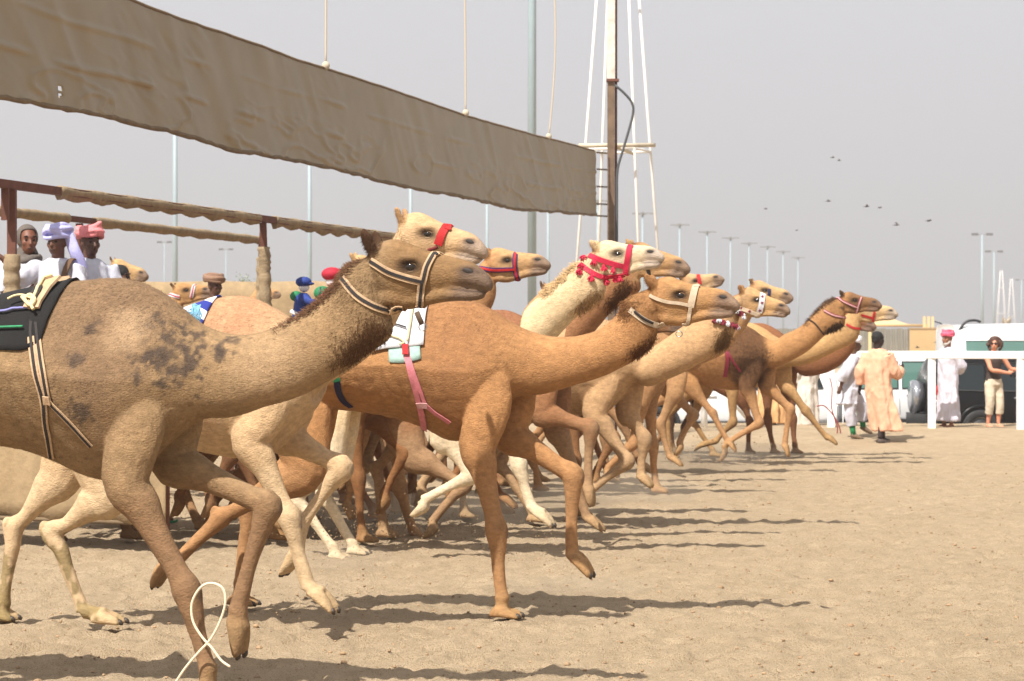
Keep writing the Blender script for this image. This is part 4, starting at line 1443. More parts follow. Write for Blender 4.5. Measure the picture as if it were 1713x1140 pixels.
HID = dict(zz='leftmost of the camels showing only legs, behind the cream camel', t='brown camel showing only legs, second from left in the tangle behind the cream camel', u='dark brown camel showing only legs left of the white camel forelegs',
    x='light brown camel showing only legs far behind the white bent foreleg', v='tan camel showing only legs right of the orange tan camel forelegs', w='brown camel showing only legs behind the star noseband camel knee',
    aa='brown camel showing only legs right behind the orange tan camel belly', bb='russet camel showing only legs behind the orange tan camel planted foreleg', cc='dark camel showing only legs behind the cream camel bent foreleg',
    dd='brown camel showing only legs behind the star noseband camel chest', ee='dark brown camel showing only legs behind the nearest camel raised foreleg',
    y='golden tan camel showing only legs just left of the leading brown camel', z='very dark brown camel seen behind the leading brown camel legs')
for key, gx, d, eye, lip, base, fl_ in (('t', 560, 23.6, (700, 465), (760, 478), (150, 106, 72), 0), ('u', 690, 24.6, (836, 552), (897, 574), (128, 86, 58), 1), ('v', 850, 26.0, (985, 546), (1043, 562), (160, 118, 82), 2),
        ('w', 930, 27.4, (1098, 512), (1150, 526), (138, 98, 66), 0), ('x', 760, 30.0, (880, 548), (926, 562), (168, 124, 84), 1), ('y', 1080, 26.5, (1165, 562), (1212, 570), (176, 132, 90), 2), ('z', 1120, 36.0, (1246, 562), (1286, 570), (84, 58, 40), 1), ('aa', 600, 20.2, (735, 490), (790, 500), (140, 98, 62), 1), ('bb', 735, 22.4, (870, 562), (950, 580), (150, 102, 64), 0), ('cc', 440, 20.8, (600, 500), (668, 520), (112, 78, 52), 2), ('dd', 960, 23.2, (1090, 530), (1150, 545), (148, 106, 70), 1), ('ee', 330, 20.0, (480, 562), (545, 577), (120, 84, 56), 0),
        ('zz', 470, 22.0, (660, 478), (722, 492), (140, 98, 66), 2)):
    SPECS.append(dict(key=key, label=HID[key], gx=gx, d=d, voxel=.021, eye=eye, lip=lip, base=base, leg=tuple(min(255, int(q * 1.08)) for q in base), throat=.3,
        legs=[[('f', -1, 'bent'), ('f', 1, 'extend'), ('h', -1, 'plant'), ('h', 1, 'fwd')], [('f', -1, 'plant'), ('f', 1, 'bent'), ('h', -1, 'fwd'), ('h', 1, 'trail')], [('f', -1, 'trail'), ('f', 1, 'plant'), ('h', -1, 'trail'), ('h', 1, 'plant')]][fl_]))

CAMELS = {}
for sp in SPECS:
    CAMELS[sp['key']] = make_camel(sp)
# ------------------------------------------------------------------ harness
def cl_(name, rgb, rough=.75, var=.24, vs=24):
    rgb = tuple(int(q * .9) for q in rgb)
    return mat(name, srgb(*rgb), rough=rough, var=var, vscale=vs, bump=.3, bscale=220)
CREAM = cl_('cream_webbing', (206, 172, 134))
DARKW = cl_('dark_webbing', (38, 30, 28))
RED = cl_('red_cloth', (186, 20, 24))
PINKR = cl_('crimson_pink', (206, 26, 66))
MAROON = cl_('maroon', (128, 20, 44))
BEIGE = cl_('beige_webbing', (206, 184, 156))
PINK = cl_('pink_webbing', (220, 130, 140))
PURPLE = cl_('purple', (62, 34, 96))
NAVY = cl_('navy', (26, 28, 70))
WHITEC = cl_('white_cloth', (222, 222, 226), var=.06, vs=12)
BLACKC = cl_('black_cloth', (22, 20, 21), rough=.95, var=.3, vs=18)
TEAL = cl_('pale_teal', (168, 200, 190))
PALEP = cl_('pale_pink', (214, 160, 160))

A = CAMELS['a']
def striped(c, path, w, a, b, name):
    o = strap(c, path, w, a, name)
    strap(c, path, w * .40, b, 'stripe', lift=.0125, parent=o)
    return o
striped(A, [(731, 420), (722, 433), (714, 448), (709, 466), (705, 478), (703, 500), (701, 520)], .036, CREAM, DARKW, 'noseband')
striped(A, [(622, 438), (647, 454), (676, 465), (707, 472)], .038, CREAM, DARKW, 'cheek_strap')
striped(A, [(573, 467), (595, 494), (624, 513), (652, 524), (670, 529)], .038, CREAM, DARKW, 'neck_strap')
drape(A, [(-110, 526), (-40, 503), (20, 488), (75, 477), (128, 469)], [(-110, 600), (-60, 590), (0, 585), (42, 585), (68, 572)], BLACKC, 'saddle_blanket', lift=.014, nu=22, nt=16)
strap(A, [(92, 476), (76, 490), (62, 508), (56, 522)], .085, CREAM, 'saddle_pad', lift=.028, thick=.012)
strap(A, [(70, 492), (62, 502), (58, 510)], .05, DARKW, 'pad_patch', lift=.043, mirror=False)
striped(A, [(56, 518), (53, 545), (53, 570), (60, 622), (72, 665), (78, 715), (87, 764)], .036, CREAM, DARKW, 'girth')
striped(A, [(60, 520), (62, 550), (68, 600), (78, 650), (82, 672)], .034, CREAM, DARKW, 'girth')
striped(A, [(80, 668), (100, 690), (125, 716), (153, 746)], .028, CREAM, DARKW, 'breast_strap')
strap(A, [(74, 668), (80, 668), (87, 669)], .045, CREAM, 'strap_keeper', lift=.018, mirror=False)
RP = mat('rope_cream', srgb(212, 196, 150), rough=.9, bump=.4, bscale=120)
def surf_rope(c, path, r, material, name, lift=.012):
    P, N = hits(c, path, lift)
    mb = MB(); mb.tube(P, r, n=7)
    return mb.build(name, material, c.root)
surf_rope(A, [(88, 462), (80, 476), (70, 492), (62, 508), (58, 520), (62, 528)], .008, RP, 'rope', .05)
surf_rope(A, [(20, 512), (30, 507), (45, 505), (58, 510), (66, 514)], .006, RP, 'rope', .05)
surf_rope(A, [(44, 508), (50, 516), (58, 522), (64, 512), (56, 504), (48, 512)], .009, RP, 'rope_knot', .05)
surf_rope(A, [(-20, 528), (10, 526), (30, 522), (50, 521)], .006, cl_('lilac_cord', (150, 150, 214)), 'cord', .03)
surf_rope(A, [(-20, 553), (20, 552), (42, 551)], .006, cl_('green_cord', (50, 150, 100)), 'cord', .03)
mb = MB()
q = [np.array([*A.uz(p, -.04)]) for p in ((697, 522), (701, 532), (706, 543))]
q = [np.array([x[0], -.04, x[1]]) for x in q]
mb.tube(q, .013, n=8, r2=.005, lat=(0, 1, 0))
mb.build('loose_strap_end', cl_('brown_webbing', (92, 70, 50)), A.root)
mb = MB()
cx_, cz_ = A.uz((707, 547), -.04)
mb.tube([(cx_ + .018 * math.cos(t), -.04, cz_ + .018 * math.sin(t)) for t in np.linspace(0, 2 * math.pi, 17)], .003, n=6, cap=False)
mb.build('metal_ring', mat('ring_metal', (.35, .34, .33), rough=.35, metal=.9), A.root)
# rope trailing at the near foreleg
mb = MB()
def anchor(p):
    u, z = A.uz(p, -.24)
    return (u, -.24, z)
mb.tube([anchor(p) for p in ((292, 1145), (310, 1118), (332, 1092), (352, 1070), (368, 1040), (377, 1008), (372, 984), (352, 976), (334, 985), (321, 1010), (323, 1040), (338, 1066), (355, 1085), (370, 1105), (385, 1116))], .0062, n=8, smooth=6)
mb.build('trailing_rope', mat('rope_white', srgb(222, 206, 178), rough=.9, bump=.4, bscale=120), A.root)

B = CAMELS['b']
strap(B, [(752, 371), (746, 381), (739, 393), (733, 410)], .05, RED, 'noseband')
surf_rope(B, [(716, 418), (724, 416), (732, 413)], .010, cl_('dark_red', (110, 20, 20)), 'halter_cord', .01)
def stripe_mat():
    m = bpy.data.materials.new('blue_white_stripes')
    m.use_nodes = True
    nt = m.node_tree
    b = nt.nodes['Principled BSDF']
    b.inputs['Roughness'].default_value = .9
    tc = nt.nodes.new('ShaderNodeTexCoord')
    w = nt.nodes.new('ShaderNodeTexWave')
    w.bands_direction = 'DIAGONAL'
    w.inputs['Scale'].default_value = 3.0
    w.inputs['Distortion'].default_value = 1.0
    w.inputs['Detail'].default_value = 1
    r = nt.nodes.new('ShaderNodeValToRGB')
    r.color_ramp.interpolation = 'CONSTANT'
    r.color_ramp.elements[0].color = (*srgb(34, 46, 130), 1)
    r.color_ramp.elements[1].position = .55
    r.color_ramp.elements[1].color = (*srgb(220, 222, 232), 1)
    nt.links.new(tc.outputs['Object'], w.inputs['Vector'])
    nt.links.new(w.outputs['Fac'], r.inputs['Fac'])
    nt.links.new(r.outputs['Color'], b.inputs['Base Color'])
    return m
drape(B, [(215, 535), (262, 514), (318, 500), (368, 494)], [(205, 610), (255, 604), (300, 590), (328, 560)], stripe_mat(), 'saddle_blanket', lift=.014)
mb = MB()
rt_ = np.random.default_rng(3)
for k in range(26):
    p0 = np.array([(lambda q: (q[0], -.30, q[1]))(B.uz((328 + rt_.uniform(-8, 8), 512 + rt_.uniform(-5, 5)), -.30))]).ravel()
    mb.tube([p0, p0 + [rt_.normal(0, .02), -.02, -.04], p0 + [rt_.normal(-.02, .03), -.03, -.10 + rt_.normal(0, .02)]], .005, n=5)
mb.build('tassel', cl_('pale_blue_yarn', (130, 186, 214)), B.root)

D = CAMELS['d']
strap(D, [(1166, 474), (1162, 486), (1159, 498), (1155, 514)], .042, BEIGE, 'noseband')
strap(D, [(1155, 512), (1153, 526), (1151, 538), (1141, 551)], .022, BEIGE, 'jaw_strap')
strap(D, [(1088, 495), (1104, 502), (1120, 506), (1137, 508), (1156, 512)], .020, BEIGE, 'cheek_strap')
strap(D, [(1054, 519), (1075, 535), (1092, 543), (1110, 548)], .036, BEIGE, 'neck_strap')
surf_rope(D, [(1062, 522), (1075, 533), (1090, 541)], .008, DARKW, 'cord', .02)
mb = MB()
cx_, cz_ = D.uz((1136, 559), -.03)
mb.tube([(cx_ + .020 * math.cos(t), -.03, cz_ + .016 * math.sin(t)) for t in np.linspace(0, 2 * math.pi, 17)], .003, n=6, cap=False)
mb.build('metal_ring', mat('ring_metal', (.35, .34, .33)), D.root)
drape(D, [(655, 524), (668, 517), (680, 513), (706, 508)], [(655, 606), (672, 607), (690, 605), (707, 600)], TEAL, 'under_pad', lift=.012, seed=4)
drape(D, [(600, 536), (640, 524), (680, 513), (720, 507)], [(622, 588), (650, 582), (680, 580), (709, 576)], WHITEC, 'saddle_blanket', lift=.024, seed=2)
surf_rope(D, [(693, 522), (689, 545), (684, 575)], .007, RP, 'rope', .035)
surf_rope(D, [(642, 562), (656, 566), (672, 572), (678, 578), (670, 580)], .006, RP, 'rope', .035)
surf_rope(D, [(656, 546), (668, 549), (682, 553)], .005, DARKW, 'cord', .035)
strap(D, [(679, 580), (681, 596)], .042, RED, 'buckle_tab', lift=.03, mirror=False)
strap(D, [(681, 594), (688, 622), (696, 650), (703, 676), (708, 700), (711, 717)], .042, PINK, 'girth', lift=.012)
strap(D, [(684, 600), (695, 630), (706, 658), (713, 677)], .026, PINK, 'girth', lift=.014)
strap(D, [(712, 676), (726, 688), (740, 697), (753, 706)], .028, PINK, 'breast_strap', lift=.012)
strap(D, [(700, 676), (708, 676), (716, 677)], .04, PALEP, 'strap_keeper', lift=.02, mirror=False)
strap(D, [(564, 634), (566, 650), (570, 662), (577, 672), (588, 680)], .045, NAVY, 'rear_strap')
strap(D, [(562, 630), (565, 637)], .05, cl_('green_cloth', (30, 130, 80)), 'green_tab', lift=.014, mirror=False)

C_ = CAMELS['c']
for w, m_, lf in ((.042, PURPLE, .008), (.020, RED, .013)):
    strap(C_, [(863, 421), (861, 438), (862, 453), (866, 468)], w, m_, 'noseband', lift=lf)
    strap(C_, [(797, 448), (824, 452), (861, 451)], w, m_, 'cheek_strap', lift=lf)
E_ = CAMELS['e']
strap(E_, [(1055, 403), (1052, 422), (1048, 444), (1046, 466)], .045, PINKR, 'noseband')
strap(E_, [(986, 428), (1008, 436), (1030, 443), (1049, 447)], .042, PINKR, 'cheek_strap')
strap(E_, [(971, 443), (989, 456), (1014, 467), (1044, 468)], .040, PINKR, 'neck_strap')
def tassels(c, pts, mats_, r=.026):
    rg = np.random.default_rng(9)
    for k, p in enumerate(pts):
        P, N = hits(c, [p, (p[0] + .5, p[1])], .012, 1)
        mb = MB()
        p0 = P[0]
        for j in range(14):
            d = N[0] * rg.uniform(.2, 1) + np.array([rg.normal(0, .7), rg.normal(0, .3), -rg.uniform(.2, 1.2)])
            d /= np.linalg.norm(d)
            mb.tube([p0, p0 + d * r * .9, p0 + d * r * 1.5 + [0, 0, -.008]], [r * .22, r * .34, r * .14], n=5)
        mb.ball(p0, r * .75, nu=8, nv=6)
        mb.build('tassel', mats_[k % len(mats_)], c.root, smooth=False)
tassels(E_, [(978, 432), (993, 439), (1011, 445), (1026, 450), (973, 444), (970, 454), (989, 464), (1011, 470), (1030, 474), (1038, 470)], [PINKR], .023)
strap(CAMELS['f'], [(1083, 447), (1086, 460)], .03, DARKW, 'throat_strap', mirror=False)
strap(CAMELS['g'], [(1167, 458), (1169, 466), (1171, 476)], .045, RED, 'noseband')
H_ = CAMELS['h']
strap(H_, [(1276, 490), (1275, 500), (1274, 510), (1270, 523)], .050, WHITEC, 'noseband')
strap(H_, [(1270, 523), (1266, 532), (1262, 539)], .03, BEIGE, 'jaw_strap')
strap(H_, [(1233, 514), (1250, 520), (1268, 527)], .035, BEIGE, 'cheek_strap')
for p in ((1275, 497), (1275, 507), (1271, 519), (1254, 521), (1240, 515)):
    P, N = hits(H_, [p, (p[0] + .3, p[1])], .013, 1)
    n_ = N[0]
    t1 = np.cross(n_, [0, 0, 1.0]); t1 /= np.linalg.norm(t1)
    t2 = np.cross(n_, t1)
    star = [P[0] + (t1 * math.cos(a) + t2 * math.sin(a)) * (.017 if k % 2 == 0 else .007) for k, a in enumerate(np.arange(10) * math.pi / 5)]
    mb = MB(); mb.add(star + [s + n_ * .003 for s in star], [tuple(range(10, 20))] + [(k, (k + 1) % 10, 10 + (k + 1) % 10, 10 + k) for k in range(10)])
    mb.build('star', MAROON, H_.root, smooth=False)
tassels(H_, [(1196, 536), (1203, 535), (1210, 538), (1217, 540), (1224, 542), (1231, 545), (1238, 547), (1232, 518), (1238, 522), (1246, 526)], [MAROON, WHITEC], .023)
strap(CAMELS['i'], [(1287, 484), (1287, 490), (1286, 495)], .04, NAVY, 'noseband')
J_ = CAMELS['j']
for w, m_, lf in ((.036, MAROON, .008), (.018, PALEP, .013)):
    strap(J_, [(1441, 498), (1438, 506), (1435, 514), (1432, 527)], w, m_, 'noseband', lift=lf)
    strap(J_, [(1398, 496), (1408, 503), (1420, 509), (1435, 515)], w, m_, 'cheek_strap', lift=lf)
    strap(J_, [(1379, 520), (1395, 528), (1414, 532)], w, m_, 'neck_strap', lift=lf)
surf_rope(J_, [(1352, 534), (1362, 540), (1370, 549), (1378, 560)], .008, DARKW, 'neck_cord', .012)
strap(J_, [(1213, 570), (1216, 590), (1217, 605), (1213, 630)], .055, MAROON, 'girth', lift=.012)
strap(J_, [(1217, 588), (1226, 604), (1239, 622)], .03, MAROON, 'breast_strap', lift=.012)
K_ = CAMELS['k']
strap(K_, [(1463, 522), (1461, 533), (1460, 543)], .035, RED, 'noseband')
strap(K_, [(1441, 527), (1451, 530), (1461, 533)], .032, RED, 'cheek_strap')
strap(K_, [(1416, 543), (1428, 549), (1446, 551)], .032, RED, 'neck_strap')
strap(CAMELS['m'], [(210, 449), (207, 456), (204, 464)], .04, WHITEC, 'noseband')
for w, m_, lf in ((.05, WHITEC, .008), (.014, PINKR, .013)):
    strap(CAMELS['n'], [(326, 474), (323, 485), (320, 498)], w, m_, 'noseband', lift=lf)
    strap(CAMELS['n'], [(279, 491), (290, 495), (301, 497)], w, m_, 'cheek_strap', lift=lf)

# ------------------------------------------------------------------ coats
fur(A, 150000, .017, .0030, 1)
fur(B, 60000, .016, .0032, 2)
fur(D, 120000, .015, .0032, 3)
fur(E_, 50000, .018, .0036, 4)
fur(H_, 36000, .018, .0040, 5)
fur(J_, 30000, .018, .0045, 6)
fur(CAMELS['f'], 24000, .02, .004, 7)

tufts(A, [(455, 552), (490, 534), (520, 516), (548, 494), (572, 468), (584, 446), (600, 432)], 2400, .030, (104, 72, 50), 4, width=.0035, seed=3, back=(-.8, .1))
tufts(A, [(668, 534), (640, 560), (618, 580), (585, 600), (640, 535)], 2600, .026, (112, 80, 54), 15, width=.0032, seed=4, back=(-.3, -.8), curl=1.2)
tufts(D, [(1050, 500), (1045, 520), (1058, 505)], 700, .035, (124, 82, 48), 7, width=.004, seed=5, back=(-.6, -.5), curl=1.2)
tufts(D, [(1108, 556), (1098, 572), (1080, 588), (1066, 598)], 1300, .035, (120, 78, 46), 7, width=.004, seed=6, back=(-.4, -.8), curl=1.3)
tufts(E_, [(968, 440), (950, 455), (930, 474), (910, 492)], 700, .05, (206, 170, 122), 4, seed=7, back=(-.8, .2), curl=1.2)
tufts(E_, [(1010, 486), (1000, 500), (985, 512), (975, 520)], 700, .06, (198, 158, 112), 6, seed=8, back=(-.3, -.9), curl=1.3)
tufts(CAMELS['f'], [(1052, 470), (1040, 495), (1028, 515)], 700, .06, (104, 70, 44), 7, seed=9, back=(-.3, -.9), curl=1.3)
tufts(H_, [(1210, 556), (1216, 568), (1205, 580)], 600, .06, (120, 88, 54), 6, seed=10, back=(-.3, -.9), curl=1.3)
tufts(J_, [(1345, 545), (1360, 528), (1372, 514), (1386, 503), (1396, 500)], 700, .05, (86, 60, 40), 3, seed=11, back=(-.8, .2))
tufts(J_, [(1412, 538), (1400, 548), (1388, 556)], 500, .06, (80, 56, 38), 4, seed=12, back=(-.4, -.8))
tufts(J_, [(1235, 560), (1250, 585), (1262, 600), (1245, 615), (1280, 590)], 2200, .035, (108, 76, 50), 9, seed=13, back=(-.3, -.6), curl=1.6)
# ------------------------------------------------------------------ people
SKIN_D = (72, 46, 36)
def rotz(a):
    return np.array([[math.cos(a), -math.sin(a), 0], [math.sin(a), math.cos(a), 0], [0, 0, 1.0]])

def hand(mb, w, d, up, s=1.0, curl=.5):
    """palm and five bent fingers at wrist w along d; up is the back of the hand"""
    d = np.array(d, float); d /= np.linalg.norm(d)
    up = np.array(up, float); up -= d * np.dot(up, d); up /= np.linalg.norm(up)
    side = np.cross(d, up)
    w = np.array(w, float)
    mb.tube([w - d * .03, w + d * .03, w + d * .085], np.array([.022, .022, .018]) * s, n=8, lat=side, r2=np.array([.026, .038, .038]) * s)
    for k, (o, L) in enumerate(((-.030, .062), (-.010, .075), (.010, .072), (.029, .055))):
        b = w + d * .08 * s + side * o * s
        m1 = b + (d * math.cos(curl * .5) - up * math.sin(curl * .5)) * L * .5
        m2 = m1 + (d * math.cos(curl * 1.5) - up * math.sin(curl * 1.5)) * L * .5
        mb.tube([b - d * .02, b, m1, m2], np.array([.010, .0095, .009, .007]) * s, n=6)
    t0 = w + d * .02 - side * .032 * s
    t1 = t0 - side * .03 + d * .025 - up * .012
    mb.tube([t0, t1, t1 + d * .035 - up * .012], np.array([.012, .0105, .008]) * s, n=6)

def limb(mb, pts, r, n=10):
    mb.tube(pts, r, n=n, smooth=3)

def person(name, loc, yaw, spec):
    """spec: H height, lean, robe, arms [(shoulder side, elbow, wrist, dir, up)], head yaw ..."""
    H = spec.get('H', 1.75)
    k = H / 1.75
    root = empty('person', loc, yaw)
    tag(root, spec['label'], 'person', spec.get('group'))
    sk = mat('skin_%d_%d_%d' % spec['skin'], srgb(*spec['skin']), rough=.55, var=.12, vscale=14, spec=.4)
    lean = np.array(spec.get('lean', (0, 0)), float)      # forward, sideways offset of the head
    ctr = lambda z: np.array([lean[0] * (z / 1.6) ** 1.5, lean[1] * (z / 1.6) ** 1.5, z]) * k
    hz = spec.get('headz', 1.615)
    hc = ctr(hz) + np.array([.015, 0, 0])
    Rh = rotz(spec.get('hyaw', 0))
    mb = MB()
    # head
    def hp(x, y, z):
        return hc + Rh @ np.array([x, y, z]) * k
    mb.ball(hp(-.005, 0, .025), np.array([.098, .077, .098]) * k, nu=18, nv=14, rot=Rh)
    mb.ball(hp(.028, 0, -.045), np.array([.066, .060, .075]) * k, nu=16, nv=12, rot=Rh)
    mb.ball(hp(.055, 0, -.085), np.array([.030, .034, .026]) * k, nu=12, nv=8, rot=Rh)
    mb.tube([hp(.085, 0, .02), hp(.104, 0, -.012), hp(.110, 0, -.030), hp(.09, 0, -.042)], np.array([.009, .013, .017, .010]) * k, n=8)
    mb.tube([hp(.07, -.05, .035), hp(.092, 0, .036), hp(.07, .05, .035)], np.array([.010, .012, .010]) * k, n=8, smooth=3)
    mb.tube([hp(.085, -.024, -.066), hp(.096, 0, -.066), hp(.085, .024, -.066)], np.array([.006, .010, .006]) * k, n=6, smooth=3)
    for s in (-1, 1):
        mb.ball(hp(-.01, s * .077, -.01), np.array([.024, .011, .034]) * k, nu=8, nv=6, rot=Rh)
        mb.ball(hp(.06, s * .045, -.02), np.array([.028, .024, .026]) * k, nu=10, nv=8, rot=Rh)
    mb.tube([hp(-.015, 0, -.04), ctr(hz - .17), ctr(hz - .25)], np.array([.058, .060, .085]) * k, n=12, smooth=3)
    # trunk under the clothes
    mb.tube([ctr(1.42), ctr(1.25), ctr(1.0), ctr(.86)], np.array([.085, .105, .095, .10]) * k, n=14, lat=(0, 1, 0), smooth=3, r2=np.array([.15, .155, .135, .15]) * k)
    slv = []
    for s, el, wr, dr, up in spec['arms']:
        sh = ctr(1.39) + np.array([0, s * .185, 0]) * k
        el, wr = np.array(el) * k, np.array(wr) * k
        limb(mb, [sh, (sh + el) / 2, el, el * .6 + wr * .4, wr], np.array([.056, .050, .043, .042, .029]) * k)
        hand(mb, wr, dr, up, k, spec.get('curl', .7))
        slv.append((sh, el, wr))
    feet = spec.get('feet', (((0.02, -.11), 0), ((0.02, .11), 0)))
    shoes = []
    for i, ((fx, fy), lift) in enumerate(feet):
        s = -1 if i == 0 else 1
        hip = ctr(.88) + np.array([0, s * .09, 0]) * k
        an = np.array([fx - .02, fy, .085 + lift]) * k
        kn = spec.get('knees', (None, None))[i]
        kn = np.array(kn) * k if kn else (hip + an) / 2 + np.array([.05, 0, 0]) * k
        limb(mb, [hip, (hip + kn) / 2, kn, kn * .6 + an * .4, an], np.array([.085, .075, .056, .054, .036]) * k)
        fd = np.array(spec.get('footdir', ((1, 0, 0), (1, 0, 0)))[i], float)
        fd /= np.linalg.norm(fd)
        pts = [an - fd * .045 + [0, 0, -.05], an + fd * .03 + [0, 0, -.045], an + fd * .11 + [0, 0, -.062], an + fd * .165 + [0, 0, -.070]]
        if abs(fd[2]) > .2:
            pts = [an - fd * .04, an + fd * .05, an + fd * .11, an + fd * .16]
        mb.tube(pts, np.array([.030, .034, .024, .014]) * k, n=8, lat=np.cross(fd, [0, 0, 1.0]) if abs(fd[2]) < .9 else (0, 1, 0), r2=np.array([.032, .038, .044, .034]) * k)
        shoes.append((pts, fd, an, kn))
    body = voxel_mesh(mb, spec.get('voxel', .012), 2)
    link('body', body, sk, root)
    # eyes and mouth
    for s in (-1, 1):
        me_ = MB(); me_.ball(hp(.078, s * .033, .008), np.array([.012, .015, .009]) * k, nu=10, nv=8, rot=Rh); me_.build('eye', EYE, root)
        me_ = MB(); me_.tube([hp(.085, s * .014, .034), hp(.092, s * .034, .040), hp(.078, s * .056, .034)], np.array([.004, .006, .003]) * k, n=6, smooth=3); me_.build('eyebrow', mat('brow_dark', (.012, .01, .009), rough=.9), root)
    me_ = MB(); me_.tube([hp(.088, -.024, -.064), hp(.104, 0, -.065), hp(.088, .024, -.064)], np.array([.003, .005, .003]) * k, n=6, smooth=3); me_.build('lips', mat('lip_%d' % spec['skin'][0], srgb(*[int(c * .6) for c in spec['skin']]), rough=.5), root)
    # clothes
    if 'robe' in spec:
        col, hem, flare = spec['robe']
        mr = MB()
        R = []
        n = 56
        rg = np.random.default_rng(abs(hash(name)) % 1000 if False else spec.get('seed', 1))
        ph = rg.uniform(0, 6, 4)
        top = 1.47
        dft = np.array(spec.get('drift', (0, 0)), float)
        for i in range(34):
            t = i / 33
            z = top + (hem - top) * t
            # neck, shoulders, chest, waist, hem
            a = np.interp(z, [hem, .5, .9, 1.15, 1.32, 1.42, 1.47], [.17 * flare, .165 * flare, .155, .15, .135, .11, .075])
            b = np.interp(z, [hem, .5, .9, 1.15, 1.32, 1.42, 1.47], [.24 * flare, .23 * flare, .215, .215, .215, .18, .08])
            c_ = ctr(z) + np.array([dft[0], dft[1], 0]) * max(0, (1.0 - z)) ** 1.3 * k
            q = np.arange(n) * 2 * math.pi / n
            am = .018 + .085 * smoothstep(1.1, .2, np.array([z]))[0]
            f = 1 + am * (np.sin(q * 5 + ph[0] + t * 1.5) + .7 * np.sin(q * 9 + ph[1] - t * 2.2) + .5 * np.sin(q * 14 + ph[2] + t * 3))
            R.append(c_ + np.column_stack([np.cos(q) * a * f, np.sin(q) * b * f, np.zeros(n)]) * k)
        mr.rings(R)
        for sh, el, wr in slv:
            e = spec.get('sleeve', .82)
            w = el + (wr - el) * e
            sw = spec.get('sleevew', 1.0)
            limb(mr, [sh + [0, 0, .0], (sh + el) / 2, el, (el + w) / 2, w], np.array([.088, .085 * sw, .080 * sw, .074 * sw, .066 * sw]) * k, n=14)
        if 'legs_cloth' in spec:
            for (pts, fd, an, kn), hip_s in zip(shoes, (-1, 1)):
                hip = ctr(.88) + np.array([0, hip_s * .09, 0]) * k
                e = kn + (an - kn) * spec['legs_cloth']
                limb(mr, [hip, (hip + kn) / 2, kn, (kn + e) / 2, e], np.array([.14, .125, .105, .095, .08]) * k, n=14)
        rm = voxel_mesh(mr, spec.get('cvoxel', .013), 2, 'robe')
        V, N = verts_of(rm).copy(), normals_of(rm)
        d = fbm(V * [1, 1, .55], 11, 3, spec.get('seed', 1)) - .5
        d2 = np.abs(fbm(V * [1.2, 1.2, .5], 6, 2, 40 + spec.get('seed', 1)) - .5)
        V += N * (d * .040 - d2 * .08 + .014)[:, None]
        rm.vertices.foreach_set('co', V.ravel())
        rm.update()
        link(spec.get('cloth_name', 'robe'), rm, mat('cloth_%d_%d_%d' % col, srgb(*col), rough=.85, var=.05, vscale=9, bump=.3, bscale=80), root)
    hd = spec.get('hair')
    if hd:
        mh = MB()
        mh.ball(hp(-.016, 0, .045), np.array([.099, .083, .090]) * k, nu=18, nv=12, rot=Rh)
        hm = voxel_mesh(mh, .01, 1, 'hair')
        V, N = verts_of(hm).copy(), normals_of(hm)
        L = (V - hc) @ Rh
        V += N * (fbm(V, 40, 2, 3) * .01)[:, None] - (Rh @ np.array([.035, 0, 0])) * smoothstep(.02, -.03, L[:, 2])[:, None]
        hm.vertices.foreach_set('co', V.ravel())
        link('hair', hm, mat('hair_%d' % hd[0], srgb(*hd), rough=.8, var=.4, vscale=60, bump=.5, bscale=150), root)
    tb = spec.get('turban')
    if tb:
        mt = MB()
        rg = np.random.default_rng(spec.get('seed', 1))
        mt.ball(hp(-.015, 0, .092), np.array([.108, .096, .070]) * k, nu=18, nv=10, rot=Rh)
        for j in range(6):
            z0 = .066 + j * .016
            tilt = rg.uniform(-.18, .18) + (.12 if j % 2 else -.12)
            rr = (.112 - .004 * abs(j - 2) - (.012 if j > 3 else 0)) * spec.get('turban_size', 1.0)
            mt.tube([hp(math.cos(q) * rr * 1.05 - .012, math.sin(q) * rr * .92, z0 + math.cos(q + j) * tilt * .11 + .006 * math.sin(3 * q + j)) for q in np.linspace(0, 2 * math.pi * 1.04, 27)], (.018 + .005 * rg.random()) * k, n=8, r2=.026 * k)
        if spec.get('tail'):
            p0, p1, p2 = [hp(*q) for q in spec['tail']]
            mt.tube([p0, (p0 + p1) / 2, p1, (p1 + p2) / 2, p2], np.array([.03, .032, .036, .04, .03]) * k, n=10, smooth=3, r2=np.array([.05, .055, .055, .06, .05]) * k)
        tm = voxel_mesh(mt, .008, 1, 'turban')
        m = mat('turban_%d_%d_%d' % tb, srgb(*tb), rough=.85, var=spec.get('turban_var', .08), vscale=spec.get('turban_vs', 22), bump=.4, bscale=70)
        link('turban', tm, m, root)
    if 'hood' in spec:
        mh = MB()
        mh.ball(hp(-.025, 0, .035), np.array([.115, .098, .118]) * k, nu=18, nv=12, rot=Rh)
        mh.tube([hp(-.06, 0, -.06), ctr(1.46) + np.array([-.03, 0, 0])], np.array([.085, .12]) * k, n=14)
        mh.tube([hp(math.cos(q) * .10 - .01, math.sin(q) * .10, -.16 + .02 * math.sin(2 * q)) for q in np.linspace(0, 2 * math.pi, 21)], .035 * k, n=8, cap=False)
        hm = voxel_mesh(mh, .009, 2, 'head_scarf')
        V = verts_of(hm).copy()
        L = (V - hc) @ Rh / k
        cut = smoothstep(.035, .075, L[:, 0]) * (np.abs(L[:, 1]) < .075) * smoothstep(.11, .07, L[:, 2]) * smoothstep(-.13, -.10, L[:, 2])
        V -= (Rh @ np.array([.075, 0, 0])) * cut[:, None]
        hm.vertices.foreach_set('co', V.ravel())
        hm.update()
        link('head_scarf', hm, mat('scarf_grey', srgb(*spec['hood']), rough=.9, var=.2, vscale=20), root)
